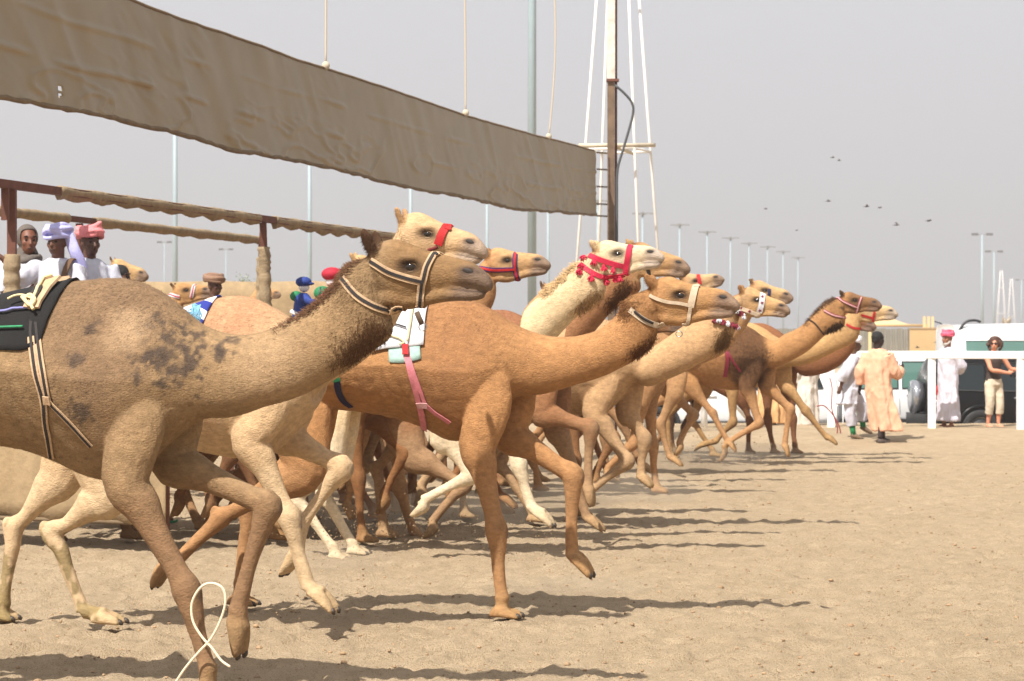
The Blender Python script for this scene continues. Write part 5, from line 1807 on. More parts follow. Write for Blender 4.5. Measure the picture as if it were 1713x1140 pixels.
    if spec.get('beard'):
        mq = MB(); mq.ball(hp(.052, 0, -.085), np.array([.046, .050, .045]) * k, nu=14, nv=10, rot=Rh)
        mq.tube([hp(.0, -.07, -.04), hp(.05, -.06, -.08), hp(.075, 0, -.10), hp(.05, .06, -.08), hp(.0, .07, -.04)], .018 * k, n=8, smooth=3)
        mq.build('beard', mat('beard_grey', srgb(*spec['beard']), rough=.9, var=.3, vscale=60), root)
    if spec.get('socks'):
        for pts, fd, an, kn in shoes:
            mq = MB(); mq.tube([an + (kn - an) * .42, an + (kn - an) * .2, an], np.array([.052, .048, .044]) * k, n=12)
            mq.build('sock', mat('sock_green', srgb(*spec['socks']), rough=.9), root)
    if spec.get('shoes'):
        for pts, fd, an, kn in shoes:
            mq = MB()
            lat_ = np.cross(fd, [0, 0, 1.0]) if abs(fd[2]) < .9 else (0, 1, 0)
            mq.tube([np.array(p) + [0, 0, -.004] for p in pts[:1]] + [np.array(p) + np.array([0, 0, -.006]) for p in pts[1:]] + [pts[-1] + fd * .03], np.array([.042, .044, .034, .026, .008]) * k, n=10, lat=lat_, r2=np.array([.042, .046, .052, .044, .014]) * k)
            mq.build('shoe', mat('shoe_%d' % spec['shoes'][0], srgb(*spec['shoes']), rough=.7, var=.2), root)
    spec['hp'], spec['ctr'], spec['hc'] = hp, ctr, hc
    return root

# raised bench behind the gate on which the handlers stand
def bench(px0, px1, d, top, label):
    b = empty('platform', ground_at((px0 + px1) / 2, d))
    tag(b, label, 'platform')
    W_ = (px1 - px0) / F * d
    mb = MB(); mb.box((0, 0, top - .03), (W_, .9, .06)); mb.build('deck', mat('plank', srgb(120, 92, 66), rough=.85, var=.3), b, smooth=False)
    for sx in (-1, 1):
        for sy in (-1, 1):
            mb = MB(); mb.box((sx * (W_ / 2 - .06), sy * .38, (top - .06) / 2), (.07, .07, top - .06)); mb.build('leg', RUST, b, smooth=False)
    return b
zt = .96
bench(-70, 240, 21.7, zt, 'steel framed platform behind the gate post where the handlers stand')
bench(320, 400, 30.6, .80, 'small platform behind the tan canvas-side camel')
FC = -math.pi / 2           # facing the camera
person('man_hood', ground_at(46, 21.3, zt), FC + .35, dict(label='handler in white shirt and grey head scarf beside the gate post', skin=(112, 70, 52), H=1.75, hyaw=.1, seed=2, hood=(92, 84, 78),
    robe=((186, 186, 192), .55, 1.0), cloth_name='shirt', arms=[(-1, (.16, -.26, 1.12), (.30, -.04, 1.17), (.2, 1, .15), (1, 0, .3)), (1, (.12, .27, 1.10), (.33, .02, 1.03), (0, -1, .1), (1, 0, .2))], sleeve=.12))
person('man_lav', ground_at(97, 20.95, zt), FC - .25, dict(label='handler in white shirt and lavender turban gripping the gate post', skin=(98, 66, 52), H=1.72, hyaw=-.1, seed=3, turban=(176, 176, 226), turban_size=1.08,
    tail=((-.02, .10, .07), (-.03, .16, -.08), (-.10, .20, -.24)), robe=((186, 186, 196), .55, 1.0), cloth_name='shirt',
    arms=[(-1, (.20, -.26, 1.30), (.26, -.40, 1.47), (.3, -.75, .55), (0, 1, .5)), (1, (.12, .26, 1.10), (.27, .0, 1.13), (.15, -1, .3), (1, 0, .4))], sleeve=.30))
person('man_pink', ground_at(150, 21.5, zt), FC + .55, dict(label='handler in white shirt and pink checked turban looking right', skin=(86, 58, 48), H=1.74, hyaw=.05, seed=4, turban=(220, 130, 132), turban_var=.25, turban_vs=60, turban_size=1.05,
    robe=((184, 186, 198), .55, 1.05), cloth_name='shirt', arms=[(-1, (.10, -.27, 1.10), (.30, -.12, .98), (1, .3, 0), (0, 0, 1)), (1, (.08, .27, 1.10), (.28, .14, .96), (1, -.3, 0), (0, 0, 1))]))
person('boy_back', ground_at(200, 22.4, zt - .08), FC + 1.25, dict(label='dark-haired handler half hidden behind the pink turban man', skin=(70, 44, 36), H=1.52, seed=5, hair=(20, 18, 18), robe=((150, 150, 160), .5, 1.0), cloth_name='shirt',
    arms=[(-1, (.1, -.25, 1.1), (.25, -.15, .95), (1, 0, 0), (0, 0, 1)), (1, (.1, .25, 1.1), (.25, .15, .95), (1, 0, 0), (0, 0, 1))]))
person('man_brown_turban', ground_at(358, 30.6, .80), FC + .9, dict(label='man in brown turban behind the pink halter camel', skin=(84, 56, 44), H=1.72, seed=6, turban=(134, 104, 84), robe=((150, 120, 96), .5, 1.0), turban_size=1.15,
    arms=[(-1, (.1, -.25, 1.1), (.25, -.15, .95), (1, 0, 0), (0, 0, 1)), (1, (.1, .25, 1.1), (.25, .15, .95), (1, 0, 0), (0, 0, 1))]))
# brown shoulder strap of the lavender turban man
mb = MB()
lp = bpy.data.objects['person.001'] if 'person.001' in bpy.data.objects else None
mb.tube([(-.06, .15, 1.42), (.06, .15, 1.44), (.145, .13, 1.32), (.168, .11, 1.15), (.17, .09, .98)], .008, n=8, smooth=4, r2=.03, lat=(0, 1, 0))
mb.build('shoulder_strap', mat('strap_brown', srgb(92, 66, 44), rough=.8), lp)

person('runner_white', ground_at(1418, 40.4, .02), .05, dict(label='running man in white robe with green socks beside the track', skin=(96, 66, 50), H=1.74, lean=(.10, 0), seed=7, robe=((190, 190, 200), .62, 1.12), turban=(224, 224, 230), shoes=(112, 92, 72), socks=(24, 116, 70), legs_cloth=.62,
    feet=(((.10, -.10), 0.02), ((.30, .10), .14)), footdir=((.9, 0, -.35), (.8, 0, -.5)), knees=((.02, -.10, .50), (.26, .10, .52)), drift=(-.10, 0), sleeve=.6,
    arms=[(-1, (-.10, -.26, 1.12), (-.16, -.22, .92), (-.3, 0, -1), (0, -1, 0)), (1, (.05, .28, 1.14), (.25, .24, 1.05), (1, 0, .2), (0, 0, 1))]))
person('peach_man', ground_at(1468, 39.8, .01), .85, dict(label='man in flowing peach robe walking beside the track, seen from behind', skin=(44, 30, 26), H=1.84, lean=(.0, 0), seed=8, robe=((214, 164, 134), .20, 1.06), hair=(16, 14, 14), drift=(.10, -.16), sleevew=1.12, sleeve=.80,
    feet=(((-.10, -.12), 0), ((.28, .06), .0)), shoes=(70, 58, 50), footdir=((1, -.5, 0), (1, -.3, 0)), hyaw=-.25, cvoxel=.012,
    arms=[(-1, (.14, -.25, 1.08), (.36, -.20, 1.16), (.6, .0, .6), (0, -1, .2)), (1, (-.10, .25, 1.10), (-.06, .28, .88), (-.1, .2, -1), (0, 1, 0))]))
person('white_thobe', ground_at(1586, 44.3, .10), math.pi + .45, dict(label='bearded man in white robe and pink head wrap standing behind the rail', skin=(140, 92, 70), H=1.76, seed=9, robe=((192, 188, 198), .13, 1.0), turban=(214, 92, 118), turban_var=.5, turban_vs=26, beard=(176, 168, 160), hyaw=.15,
    arms=[(-1, (-.12, -.26, 1.12), (-.20, -.04, 1.0), (0, 1, 0), (-1, 0, 0)), (1, (-.12, .26, 1.12), (-.20, .06, 1.02), (0, -1, 0), (-1, 0, 0))]))
person('beige_thobe', ground_at(1350, 45.2, .05), 2.2, dict(label='man in beige robe standing behind the rail, head hidden by camel necks', skin=(120, 84, 66), H=1.62, seed=10, robe=((206, 196, 184), .08, 1.1), turban=(222, 220, 216),
    arms=[(-1, (.02, -.25, 1.1), (.08, -.24, .9), (0, 0, -1), (0, -1, 0)), (1, (.02, .25, 1.1), (.08, .24, .9), (0, 0, -1), (0, 1, 0))]))
person('tan_robe', ground_at(1287, 45.6, .02), 1.2, dict(label='person in tan robe seen only between the legs of the leading camel', skin=(120, 84, 66), H=1.55, seed=12, robe=((206, 160, 110), .14, 1.35), hair=(30, 26, 24),
    arms=[(-1, (.02, -.25, 1.1), (.08, -.24, .9), (0, 0, -1), (0, -1, 0)), (1, (.02, .25, 1.1), (.08, .24, .9), (0, 0, -1), (0, 1, 0))]))
# woman at the rail
ws = dict(label='woman with curly brown hair, sunglasses and dark sleeveless top leaning on the rail', skin=(206, 142, 112), H=1.66, seed=13, voxel=.011, lean=(.04, .0), hyaw=-.75,
    arms=[(-1, (.18, -.16, 1.12), (.27, .16, 1.06), (.2, 1, .1), (1, 0, .3)), (1, (.10, .34, 1.14), (.16, .56, 1.10), (.1, 1, .1), (.5, 0, 1))], feet=(((0, -.10), 0), ((.06, .10), 0)))
w = person('woman', ground_at(1661, 44.5, .10), -1.15, ws)
k = 1.66 / 1.75
mt = MB()
R = []
for z, a, b in ((1.40, .06, .09), (1.37, .09, .15), (1.28, .125, .165), (1.18, .125, .16), (1.06, .112, .14), (.95, .125, .165), (.90, .13, .17)):
    q = np.arange(32) * 2 * math.pi / 32
    f = 1 + .02 * np.sin(7 * q + z * 20)
    R.append((ws['ctr'](z) / 1.0) + np.column_stack([np.cos(q) * a * f, np.sin(q) * b * f, q * 0]) * k)
mt.rings(R)
tm = voxel_mesh(mt, .011, 2, 'top')
link('sleeveless_top', tm, mat('top_brown', srgb(58, 44, 38), rough=.85, var=.2, vscale=20), w)
mt = MB()
mt.tube([(.03, 0, .95 * k), (.02, 0, .84 * k), (.02, 0, .78 * k)], np.array([.12, .135, .10]) * k, n=16, lat=(0, 1, 0), r2=np.array([.165, .178, .14]) * k, smooth=3)
for s, fx in ((-1, -.0), (1, .05)):
    mt.tube([(.02, s * .085 * k, .86 * k), (.04, s * .10 * k, .66 * k), (.05 + fx * .5, s * .105 * k, .46 * k), (.01 + fx, s * .105 * k, .26 * k)], np.array([.105, .098, .085, .078]) * k, n=16, smooth=4)
pm = voxel_mesh(mt, .011, 2, 'trousers')
V, N = verts_of(pm).copy(), normals_of(pm)
V += N * ((fbm(V, 14, 3, 5) - .5) * .022)[:, None]
pm.vertices.foreach_set('co', V.ravel())
pm.update()
link('capri_trousers', pm, mat('khaki', srgb(196, 182, 160), rough=.9, var=.08), w)
mh = MB()
hp = ws['hp']
rg = np.random.default_rng(2)
mh.ball(hp(-.03, 0, .035), np.array([.105, .115, .115]), nu=16, nv=12)
for i in range(150):
    th, fi = rg.uniform(0, 2 * math.pi), rg.uniform(-.9, 1.4)
    x, y, z = math.cos(fi) * math.cos(th), math.cos(fi) * math.sin(th), math.sin(fi)
    if x > .45 and z < .55:
        continue
    mh.ball(hp(-.03 + x * .125, y * .14, -.005 + z * .14), rg.uniform(.018, .032), nu=6, nv=5)
hm = voxel_mesh(mh, .009, 1, 'hair')
link('curly_hair', hm, mat('hair_brown', srgb(74, 46, 34), rough=.75, var=.4, vscale=50, bump=.5, bscale=120), w)
for s in (-1, 1):
    mg = MB(); mg.ball(hp(.092, s * .034, .008), np.array([.010, .028, .020]), nu=10, nv=8, rot=rotz(ws['hyaw'])); mg.build('sunglass_lens', mat('lens_black', (.008, .008, .01), rough=.08), w)
mg = MB(); mg.tube([hp(-.01, -.082, .014), hp(.085, -.06, .012), hp(.10, 0, .014), hp(.085, .06, .012), hp(-.01, .082, .014)], .0045, n=6); mg.build('sunglass_frame', mat('lens_black', (.008, .008, .01)), w)
mc = MB(); mc.box((.28, .27, .97), (.075, .12, .08)); mc.tube([(.31, .27, .97), (.37, .27, .97)], .03, n=12)
cam_o = mc.build('camera_held', mat('black_plastic', (.02, .02, .022), rough=.4), None, loc=w.location, rot=(0, 0, -1.15), smooth=False)
tag(cam_o, 'small black photo camera held by the woman at the rail', 'camera')

# ------------------------------------------------------------------ robot jockeys
def robot(c, px, s, shirt, cap, label, whip):
    """little motor jockey: box body in a racing shirt, round cap, whip arm"""
    o, dr = c.ray(*px)
    u, z = c.uz(px, 0)
    h = c.bvh.ray_cast(Vector((u, 0, 3.5)), Vector((0, 0, -1)))
    zb = h[0].z if h[0] is not None else z
    wp = c.G + HV * u + np.array([0, 0, zb - .02])
    r = empty('robot_jockey', wp, -HEAD_ANG + .3)
    tag(r, label, 'robot', 'robot jockeys on the camels')
    top = (z - zb + .02)
    k = top / .46
    P = lambda *q: np.array(q) * k
    mb = MB()
    mb.tube([P(0, 0, -.05), P(0, 0, .05), P(0, 0, .16), P(.01, 0, .26), P(.015, 0, .31)], np.array([.08, .10, .085, .075, .03]) * k, n=16, lat=(0, 1, 0), r2=np.array([.10, .115, .10, .10, .04]) * k, smooth=3)
    mb.tube([P(.01, -.09, .27), P(.08, -.13, .22), P(.16, -.12, .21)], np.array([.04, .036, .03]) * k, n=10)
    mb.build('shirt', shirt, r)
    mb = MB(); mb.ball(P(.015, 0, .36), np.array([.05, .045, .045]) * k); mb.build('head', mat('robot_white', (.7, .7, .7), rough=.5), r)
    mb = MB(); mb.ball(P(.01, 0, .41), np.array([.075, .072, .05]) * k); mb.ball(P(.05, 0, .395), np.array([.06, .05, .018]) * k); mb.build('cap', cap, r)
    mb = MB(); mb.tube([P(.15, -.12, .20), P(*whip)], .008 * k, n=6); mb.build('whip', mat('black_plastic', (.02, .02, .022)), r)
    mb = MB(); mb.tube([P(-.10, -.10, .14), P(-.02, -.135, .10), P(.08, -.13, .02)], np.array([.02, .016, .014]) * k, n=8); mb.build('white_hose', mat('robot_white', (.7, .7, .7)), r)
    mb = MB(); mb.ball(P(-.06, .06, .28), np.array([.06, .05, .05]) * k); mb.build('green_pack', cl_('green_cloth', (30, 130, 80)), r)
    mb = MB(); mb.tube([P(.0, -.02, -.04), P(0, -.04, .06)], np.array([.112, .07]) * k, n=12); mb.build('red_base', RED, r)
BLUE = cl_('royal_blue', (28, 58, 140))
robot(CAMELS['r'], (506, 463), 1, BLUE, BLUE, 'blue-shirted robot jockey on a camel behind the brown neck', (.17, -.12, .36))
robot(CAMELS['s'], (553, 447), 1, cl_('hot_pink', (214, 24, 76)), cl_('crimson_cap', (186, 20, 50)), 'red and pink robot jockey with raised whip behind the brown neck', (.30, -.12, .46))
# ------------------------------------------------------------------ vehicles
GLASS = mat('car_glass', (.05, .09, .085), rough=.04, spec=.8)
GLASS_T = mat('tinted_glass', (.012, .018, .02), rough=.04, spec=.55)
TYRE = mat('tyre', (.018, .018, .019), rough=.9, bump=.3, bscale=60)
RIM = mat('alloy', (.55, .55, .56), rough=.3, metal=.9)
CHROME = mat('chrome', (.7, .7, .72), rough=.12, metal=1.0)
BLKP = mat('black_trim', (.02, .02, .021), rough=.5)
REDL = mat('tail_light', srgb(150, 14, 20), rough=.15, coat=.6)
LENS = mat('clear_lens', (.6, .6, .6), rough=.1, spec=.8)

def wheel(parent, x, y, r, side):
    mb = MB()
    prof = [(r * .60, -.105), (r * .88, -.115), (r * .98, -.09), (r, -.04), (r, .04), (r * .98, .09), (r * .88, .115), (r * .60, .105)]
    n = 36
    R = []
    for i in range(n + 1):
        a = 2 * math.pi * i / n
        R.append([np.array([x + math.cos(a) * q, y + w_, r + math.sin(a) * q]) for q, w_ in prof])
    mb.rings(R, cap=False)
    wo = mb.build('wheel', TYRE, parent)
    mb = MB()
    f = y + side * .07
    for k in range(6):
        a = 2 * math.pi * k / 6
        d = np.array([math.cos(a), 0, math.sin(a)])
        mb.tube([np.array([x, f, r]) + d * .03, np.array([x, f, r]) + d * r * .60], .045, n=6, r2=.015, lat=(0, 1, 0))
    mb.tube([np.array([x + math.cos(a) * r * .62, f, r + math.sin(a) * r * .62]) for a in np.linspace(0, 2 * math.pi, 37)], .022, n=6, cap=False)
    mb.tube([(x, f - .02, r), (x, f + side * .02, r)], .07, n=12)
    mb.build('rim', RIM, wo)
    mb = MB(); mb.tube([(x, y - side * .05, r), (x, y + side * .035, r)], r * .61, n=24); mb.build('hub_recess', BLKP, wo)

def suv(label, loc, yaw, paint, glass, S_, cat='car'):
    """local x forward; y left; built from cross-sections. S_: stations (x, zbottom, zbelt, ztop, half width)"""
    t = empty('parked_car', loc, yaw)
    tag(t, label, cat, 'vehicles parked behind the rail')
    st = S_['st']
    D_ = cr(np.array(st), 4)
    R = []
    for x, zb, zl, zt_, hw in D_:
        zt_ = max(zt_, zl + .02)
        tum = .12 * min(1, (zt_ - zl) / .55)
        rr = min(.10, (zt_ - zl) * .45)
        P = [(-hw * .93, zb), (-hw, zb + .12), (-hw * 1.0, zl - .12), (-hw * .985, zl), (-(hw - tum * .8), zt_ - rr), (-(hw - tum - rr * .6), zt_ - rr * .25), (-(hw - tum) * .55, zt_), (0, zt_ + .012)]
        P = P + [(-a, b) for a, b in P[-2::-1]]
        R.append([np.array([x, a, b]) for a, b in P])
    mb = MB()
    mb.rings(R)
    mb.build('body', paint, t)
    def side_pt(x, z, s, off):
        i = np.argmin(np.abs(D_[:, 0] - x))
        x_, zb, zl, zt_, hw = D_[i]
        tum = .12 * min(1, (zt_ - zl) / .55)
        if z <= zl:
            y = hw
        else:
            y = hw * .985 + ((hw - tum * .8) - hw * .985) * (z - zl) / max(.01, zt_ - min(.10, (zt_ - zl) * .45) - zl)
        return np.array([x, s * (y + off), z])
    for s in (-1, 1):
        for poly in S_['win']:
            pts = [side_pt(x, z, s, .006) for x, z in poly]
            pts2 = [side_pt(x, z, s, -.02) for x, z in poly]
            n = len(pts)
            mb = MB()
            mb.add(pts + pts2, [tuple(range(n))] + [(i, (i + 1) % n, n + (i + 1) % n, n + i) for i in range(n)])
            wo = mb.build('side_window', glass, t, smooth=False)
            if S_.get('frame'):
                mb = MB()
                mb.tube([side_pt(x, z, s, .008) for x, z in poly + poly[:1]], .014, n=6, cap=False)
                mb.build('window_frame', S_['frame'], wo)
        for x in S_['doors']:
            mb = MB(); z0, z1 = S_['dz']
            mb.tube([side_pt(x, z0, s, .001), side_pt(x + .01, (z0 + z1) / 2, s, .001), side_pt(x, z1, s, .001)], .006, n=5); mb.build('door_seam', BLKP, t)
        for x in S_['handles']:
            mb = MB(); mb.tube([side_pt(x - .09, S_['hz'], s, .02), side_pt(x + .09, S_['hz'], s, .02)], .018, n=8); mb.build('door_handle', S_.get('handle_mat', paint), t)
        for x in S_['axles']:
            r = S_['r']
            hw = st[len(st) // 2][4]
            mb = MB()
            pts = [np.array([x + math.cos(a) * (r + .075), s * (hw + .004), r + math.sin(a) * (r + .075)]) for a in np.linspace(-.25, math.pi + .25, 25)]
            mb.tube(pts, .045, n=8, r2=.03, lat=(0, 1, 0)); mb.build('wheel_arch', S_.get('arch', BLKP), t)
            mb = MB(); mb.tube([(x, s * (hw - .25), r), (x, s * (hw + .003), r)], r + .06, n=28); mb.build('arch_recess', BLKP, t)
            wheel(t, x, s * (hw - .08), r, s)
        mb = MB()
        mb.box((sum(S_['axles']) / 2, s * (st[len(st) // 2][4] + .02), .42), (abs(S_['axles'][0] - S_['axles'][1]) - 1.1, .12, .07)); mb.build('side_step', BLKP, t, smooth=False)
        if S_.get('rocker'):
            x0, x1 = S_['rocker'][:2]
            mb = MB(); mb.add([side_pt(x, z, s, .008) for x, z in ((x0, .62), (x1, .62), (x1, .80), (x0, .80))], [(0, 1, 2, 3)]); mb.build('side_moulding', S_['rocker'][2], t, smooth=False)
    return t, side_pt, D_

# black four-wheel drive, tail towards the left
WB = dict(st=[(-2.34, .62, 1.00, 1.02, .80), (-2.30, .45, 1.02, 1.35, .88), (-2.12, .42, 1.06, 1.74, .93), (-1.9, .40, 1.07, 1.84, .935), (-1.2, .38, 1.07, 1.87, .94), (-.3, .38, 1.06, 1.87, .94), (.35, .38, 1.05, 1.80, .94),
              (.72, .38, 1.05, 1.42, .94), (.98, .38, 1.05, 1.14, .935), (1.6, .38, 1.03, 1.08, .92), (2.1, .42, .96, 1.00, .86), (2.32, .55, .82, .86, .74)],
          win=[[(-2.02, 1.14), (-1.30, 1.12), (-1.30, 1.66), (-1.82, 1.66)], [(-1.22, 1.12), (-.45, 1.11), (-.45, 1.68), (-1.22, 1.68)], [(-.36, 1.11), (.62, 1.10), (.40, 1.40), (.12, 1.66), (-.36, 1.68)]],
          doors=[-1.26, -.40, .70], dz=(.55, 1.08), handles=[-.62, .26], hz=.98, axles=(-1.38, 1.40), r=.37)
blackp = mat('black_paint', (.008, .008, .009), rough=.28, coat=.08, spec=.12)
loc = ground_at(1733, 49.3, -.43)
car, sp_, _ = suv('black four-wheel drive with silver spare wheel cover parked behind the rail', loc, .06, blackp, GLASS_T, dict(WB, arch=blackp, frame=BLKP, handle_mat=CHROME))
mb = MB()
n = 30
R = []
for q, rr in ((-2.34, .30), (-2.44, .34), (-2.52, .35), (-2.56, .32), (-2.57, .10)):
    R.append([np.array([q, .10 + math.cos(a) * rr, .98 + math.sin(a) * rr]) for a in np.arange(n) * 2 * math.pi / n])
mb.rings(R)
mb.build('spare_wheel_cover', mat('silver_cover', (.42, .43, .46), rough=.22, metal=.8), car)
for s in (-1, 1):
    mb = MB(); mb.tube([(-2.24, s * .80, .86), (-2.27, s * .86, 1.0), (-2.20, s * .885, 1.16), (-2.12, s * .88, 1.34)], [.05, .09, .10, .04], n=10, smooth=3, r2=[.05, .06, .06, .03], lat=(0, 1, 0)); tlt = mb.build('tail_light', REDL, car)
    for z in (.92, 1.02):
        mb = MB(); mb.ball((-2.235, s * .90, z), (.075, .035, .035)); mb.build('clear_lens', CHROME, tlt)
mb = MB(); mb.box((-2.36, 0, .52), (.24, 1.78, .26)); mb.build('rear_bumper', mat('bumper_black', (.012, .012, .013), rough=.35), car, smooth=False)

whitep = mat('white_paint', (.78, .78, .77), rough=.25, coat=.6)
# tall white four-wheel drive at the right edge, behind the black one
WT = dict(st=[(-2.45, .60, 1.05, 1.08, .82), (-2.42, .48, 1.10, 1.98, .90), (-2.30, .45, 1.12, 2.05, .93), (-1.2, .45, 1.12, 2.08, .94), (0, .45, 1.12, 2.08, .94), (.50, .45, 1.12, 2.02, .94), (.78, .45, 1.12, 1.62, .94), (.98, .45, 1.12, 1.22, .93), (1.7, .45, 1.10, 1.16, .90), (2.3, .5, 1.0, 1.06, .86), (2.45, .6, .8, .84, .8)],
          win=[[(-2.24, 1.22), (-1.02, 1.22), (-1.02, 1.78), (-2.24, 1.78)], [(-.92, 1.22), (-.30, 1.22), (-.30, 1.78), (-.92, 1.78)], [(-.20, 1.22), (.70, 1.22), (.48, 1.70), (-.20, 1.78)]],
          doors=[-.97, -.25, .8], dz=(.6, 1.16), handles=[-.45, .3], hz=1.05, axles=(-1.45, 1.45), r=.39)
car2, _, _ = suv('tall white four-wheel drive with green-tinted windows at the right edge', ground_at(1800, 53.5, -.43), .03, whitep, mat('green_glass', (.10, .20, .17), rough=.05, spec=.8), dict(WT, frame=whitep, arch=BLKP))
car2.scale = (1.2, 1.2, 1.2)
mb = MB(); mb.tube([(-2.30, .5, 2.02), (-2.42, .5, 2.10), (-2.52, .5, 2.13)], .012, n=6); mb.build('aerial', BLKP, car2)
mb = MB(); mb.tube([(-2.42, -.8, 1.85), (-2.30, -.8, 2.02), (-2.20, -.8, 2.12), (-2.05, -.8, 2.14), (-1.95, -.8, 2.11)], .025, n=7, smooth=3)
mb.build('snorkel_pipe', BLKP, car2)
# white service vehicle with blue slanting stripes
loc3 = ground_at(1462, 52.5, -.43)
car3, sp3, _ = suv('white service vehicle with slanting blue stripes behind the peach robe man', loc3, math.pi + .02, whitep, mat('green_glass', (.10, .20, .17)), dict(WB, frame=BLKP, arch=whitep))
BLS = mat('stripe_blue', srgb(40, 90, 160), rough=.4)
for s in (-1, 1):
    for x0 in (-1.95, -1.85, -1.0, -.9, .1, .2, .9, 1.0):
        for z0 in (.95, .70):
            mb = MB(); mb.add([sp3(x0 + a, z0 + b, s, .007) for a, b in ((0, 0), (.06, 0), (.13, .11), (.07, .11))], [(0, 1, 2, 3)]); mb.build('stripe', BLS, car3, smooth=False)
# white car at the left, glimpsed between the camels' legs
car4, sp4, _ = suv('white four-wheel drive glimpsed between the camels legs', ground_at(1215, 51.0, -.43), math.pi - .12, whitep, GLASS_T, dict(WB, frame=BLKP, arch=BLKP))
mb = MB(); mb.box((.1, -.3, 1.92), (.9, .3, .1)); mb.build('blue_light_bar', mat('bar_blue', srgb(30, 70, 180), rough=.2, coat=.5), car4, smooth=False)

# low white crowd barrier on the road
cb = empty('crowd_barrier', ground_at(1440, 49.0, -.44))
tag(cb, 'low white tubular barrier behind the running man', 'barrier')
mb = MB(); mb.tube([(-.5, 0, .25), (-.5, 0, .80), (-.42, 0, .90), (.42, 0, .90), (.5, 0, .80), (.5, 0, .25), (.42, 0, .15), (-.42, 0, .15), (-.5, 0, .25)], .02, n=8); mb.build('frame', RAILW, cb)
for x in np.linspace(-.36, .36, 6):
    mb = MB(); mb.tube([(x, 0, .16), (x, 0, .89)], .011, n=6); mb.build('bar', RAILW, cb)
for x in (-.4, .4):
    mb = MB(); mb.box((x, 0, .08), (.05, .4, .16)); mb.build('foot', RAILW, cb, smooth=False)
# red cord trailing by the rail post
mb = MB()
mb.tube([at(px, py, 41.5) for px, py in ((1366, 680), (1378, 679), (1390, 690), (1400, 705), (1406, 722), (1404, 733), (1400, 730), (1401, 716), (1396, 700), (1391, 680), (1392, 650), (1388, 632))], .010, n=6, smooth=4)
tag(mb.build('red_cord', mat('cord_red', srgb(130, 30, 40), rough=.8)), 'thin dark red cord trailing beside the white rail post', 'cord')

# ------------------------------------------------------------------ birds
BIRD = mat('bird_grey', srgb(74, 68, 66), rough=.8, var=.2)
BS = [(1393, 264, 80, .5), (1404, 269, 90, -.4), (1281, 350, 90, .2), (1333, 386, 100, .4), (1386, 337, 70, .6), (1450, 346, 65, -.5), (1472, 348, 80, .3), (1500, 377, 60, 1.3), (1554, 370, 60, .4), (1567, 573, 70, .8), (1535, 582, 75, -.6)]
WHERE = ['highest of the birds at the right', 'just right of the highest bird', 'leftmost above the light poles', 'lowest left above the light poles', 'left of the middle pair', 'left one of the middle pair', 'right one of the middle pair', 'with wings raised, below the middle pair', 'rightmost in the sky', 'low against the tan wall', 'low beside the grey corrugated fence']
for (px, py, d, roll), wh in zip(BS, WHERE):
    b = empty('bird', at(px, py, d), random.uniform(-.6, .6))
    tag(b, 'small dark bird in flight, ' + wh, 'bird', 'birds in flight')
    s = .44 if d < 100 else .4
    mb = MB(); mb.tube(np.array([(-.17, 0, 0), (-.1, 0, 0), (0, 0, .0), (.09, 0, .015), (.14, 0, .02), (.165, 0, .012)]) * s, np.array([.012, .03, .04, .03, .022, .004]) * s, n=8, smooth=2); mb.build('body', BIRD, b)
    for sg in (-1, 1):
        mb = MB()
        up = .5 + roll * .5 * sg
        pts = [(0, 0, 0), (.02, sg * .12, .10 * up), (0, sg * .26, .15 * up), (-.06, sg * .38, .10 * up)]
        mb.tube(np.array(pts) * s, np.array([.05, .055, .045, .006]) * s, n=8, smooth=3, lat=(0, 0, 1), r2=np.array([.012, .009, .007, .003]) * s)
        mb.build('wing', BIRD, b)
    mb = MB(); mb.tube(np.array([(-.14, 0, 0), (-.25, 0, -.005)]) * s, np.array([.012, .05]) * s, n=8, lat=(0, 0, 1), r2=.006 * s); mb.build('tail', BIRD, b)

# small tree beyond the fence
tr = empty('tree', ground_at(427, 75))
tag(tr, 'small grey-green bushy tree showing above the tan canvas fence', 'tree')
mb = MB(); mb.tube([(0, 0, 0), (.05, 0, 1.2), (0, .05, 2.2), (.1, 0, 3.2)], [.12, .10, .07, .03], n=8, smooth=3)
for k in range(5):
    a = k * 1.26
    mb.tube([(.02, 0, 1.8 + k * .15), (.35 * math.cos(a), .35 * math.sin(a), 2.5 + .1 * k), (.55 * math.cos(a), .55 * math.sin(a), 3.0 + .12 * k)], [.04, .025, .008], n=6)
mb.build('trunk', mat('bark', (.10, .075, .05), rough=.9), tr)
rg = np.random.default_rng(8)
mb = MB()
cl3 = [(rg.normal(-.1, .28), rg.normal(0, .3), rg.uniform(2.2, 3.55)) for _ in range(26)]
for i in range(5200):
    c0 = np.array(cl3[rg.integers(26)])
    p = c0 + rg.normal(0, .13, 3)
    d = rg.normal(0, 1, 3); d /= np.linalg.norm(d)
    e = np.cross(d, rg.normal(0, 1, 3)); e /= np.linalg.norm(e)
    s = rg.uniform(.03, .06)
    mb.add([p - d * s, p + e * s * .35, p + d * s, p - e * s * .35], [(0, 1, 2, 3)])
mb.build('crown', mat('leaf', srgb(128, 140, 108), rough=.7, var=.3, vscale=6), tr, smooth=False)

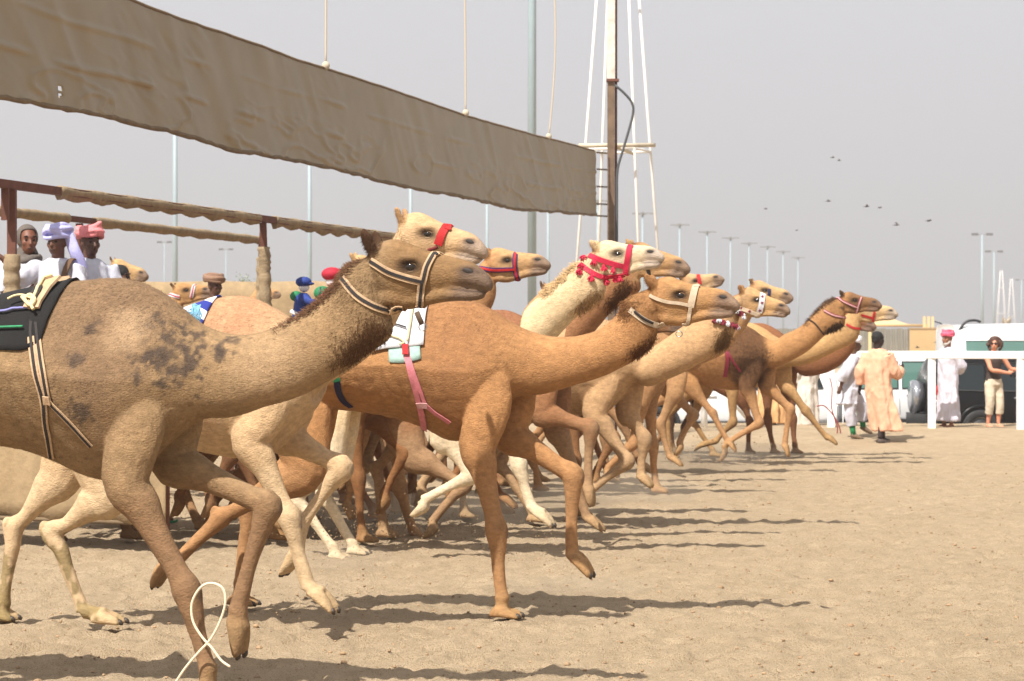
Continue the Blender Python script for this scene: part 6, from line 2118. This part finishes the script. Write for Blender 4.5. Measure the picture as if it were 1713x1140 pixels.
# ------------------------------------------------------------------ dusty air
mb = MB()
mb.box((0, 410, 21), (1000, 880, 46))
hz = mb.build('haze', None, smooth=False)
hz['kind'] = 'stuff'
hm_ = bpy.data.materials.new('haze')
hm_.use_nodes = True
nt = hm_.node_tree
nt.nodes.remove(nt.nodes['Principled BSDF'])
pv = nt.nodes.new('ShaderNodeVolumePrincipled')
pv.inputs['Color'].default_value = (.93, .90, .88, 1)
pv.inputs['Density'].default_value = .0009
pv.inputs['Anisotropy'].default_value = .3
nt.links.new(pv.outputs['Volume'], nt.nodes['Material Output'].inputs['Volume'])
hz.data.materials.append(hm_)

# ------------------------------------------------------------------ kicked-up sand
rg = np.random.default_rng(77)
mb = MB()
for px, d, n, sx in ((600, 20.6, 330, .5), (640, 20.8, 200, .5), (715, 20.0, 160, .4), (560, 18.6, 120, .4), (1180, 33, 160, .6), (900, 18.6, 90, .4), (420, 14.2, 60, .3)):
    c0 = ground_at(px, d)
    for i in range(n):
        p = c0 + np.array([rg.normal(0, sx), rg.normal(0, .35), abs(rg.normal(0, .16)) + .02])
        s = rg.uniform(.0025, .006) * d / 18
        mb.ball(p, (s, s, s), nu=4, nv=3)
gr = mb.build('flying_sand', mat('pebble', srgb(150, 124, 94)), smooth=False)
gr['kind'] = 'stuff'
dm = bpy.data.materials.new('dust')
dm.use_nodes = True
nt = dm.node_tree
nt.nodes.remove(nt.nodes['Principled BSDF'])
pv = nt.nodes.new('ShaderNodeVolumePrincipled')
pv.inputs['Color'].default_value = (.80, .66, .50, 1)
pv.inputs['Density'].default_value = .45
nt.links.new(pv.outputs['Volume'], nt.nodes['Material Output'].inputs['Volume'])
mb = MB()
for px, d, sx, sz in ((610, 21.5, .75, .22), (470, 22.5, .6, .2), (760, 22.3, .8, .2), (900, 23.6, .8, .18), (1040, 25.5, .9, .2), (1150, 31.5, 1.1, .2), (560, 18.0, .5, .12), (950, 16.2, .6, .08), (1230, 35, 1.0, .15)):
    mb.ball(ground_at(px, d, sz * .6), (sx, sx * .5, sz), nu=20, nv=12)
du = mb.build('dust_cloud', dm)
du['kind'] = 'stuff'
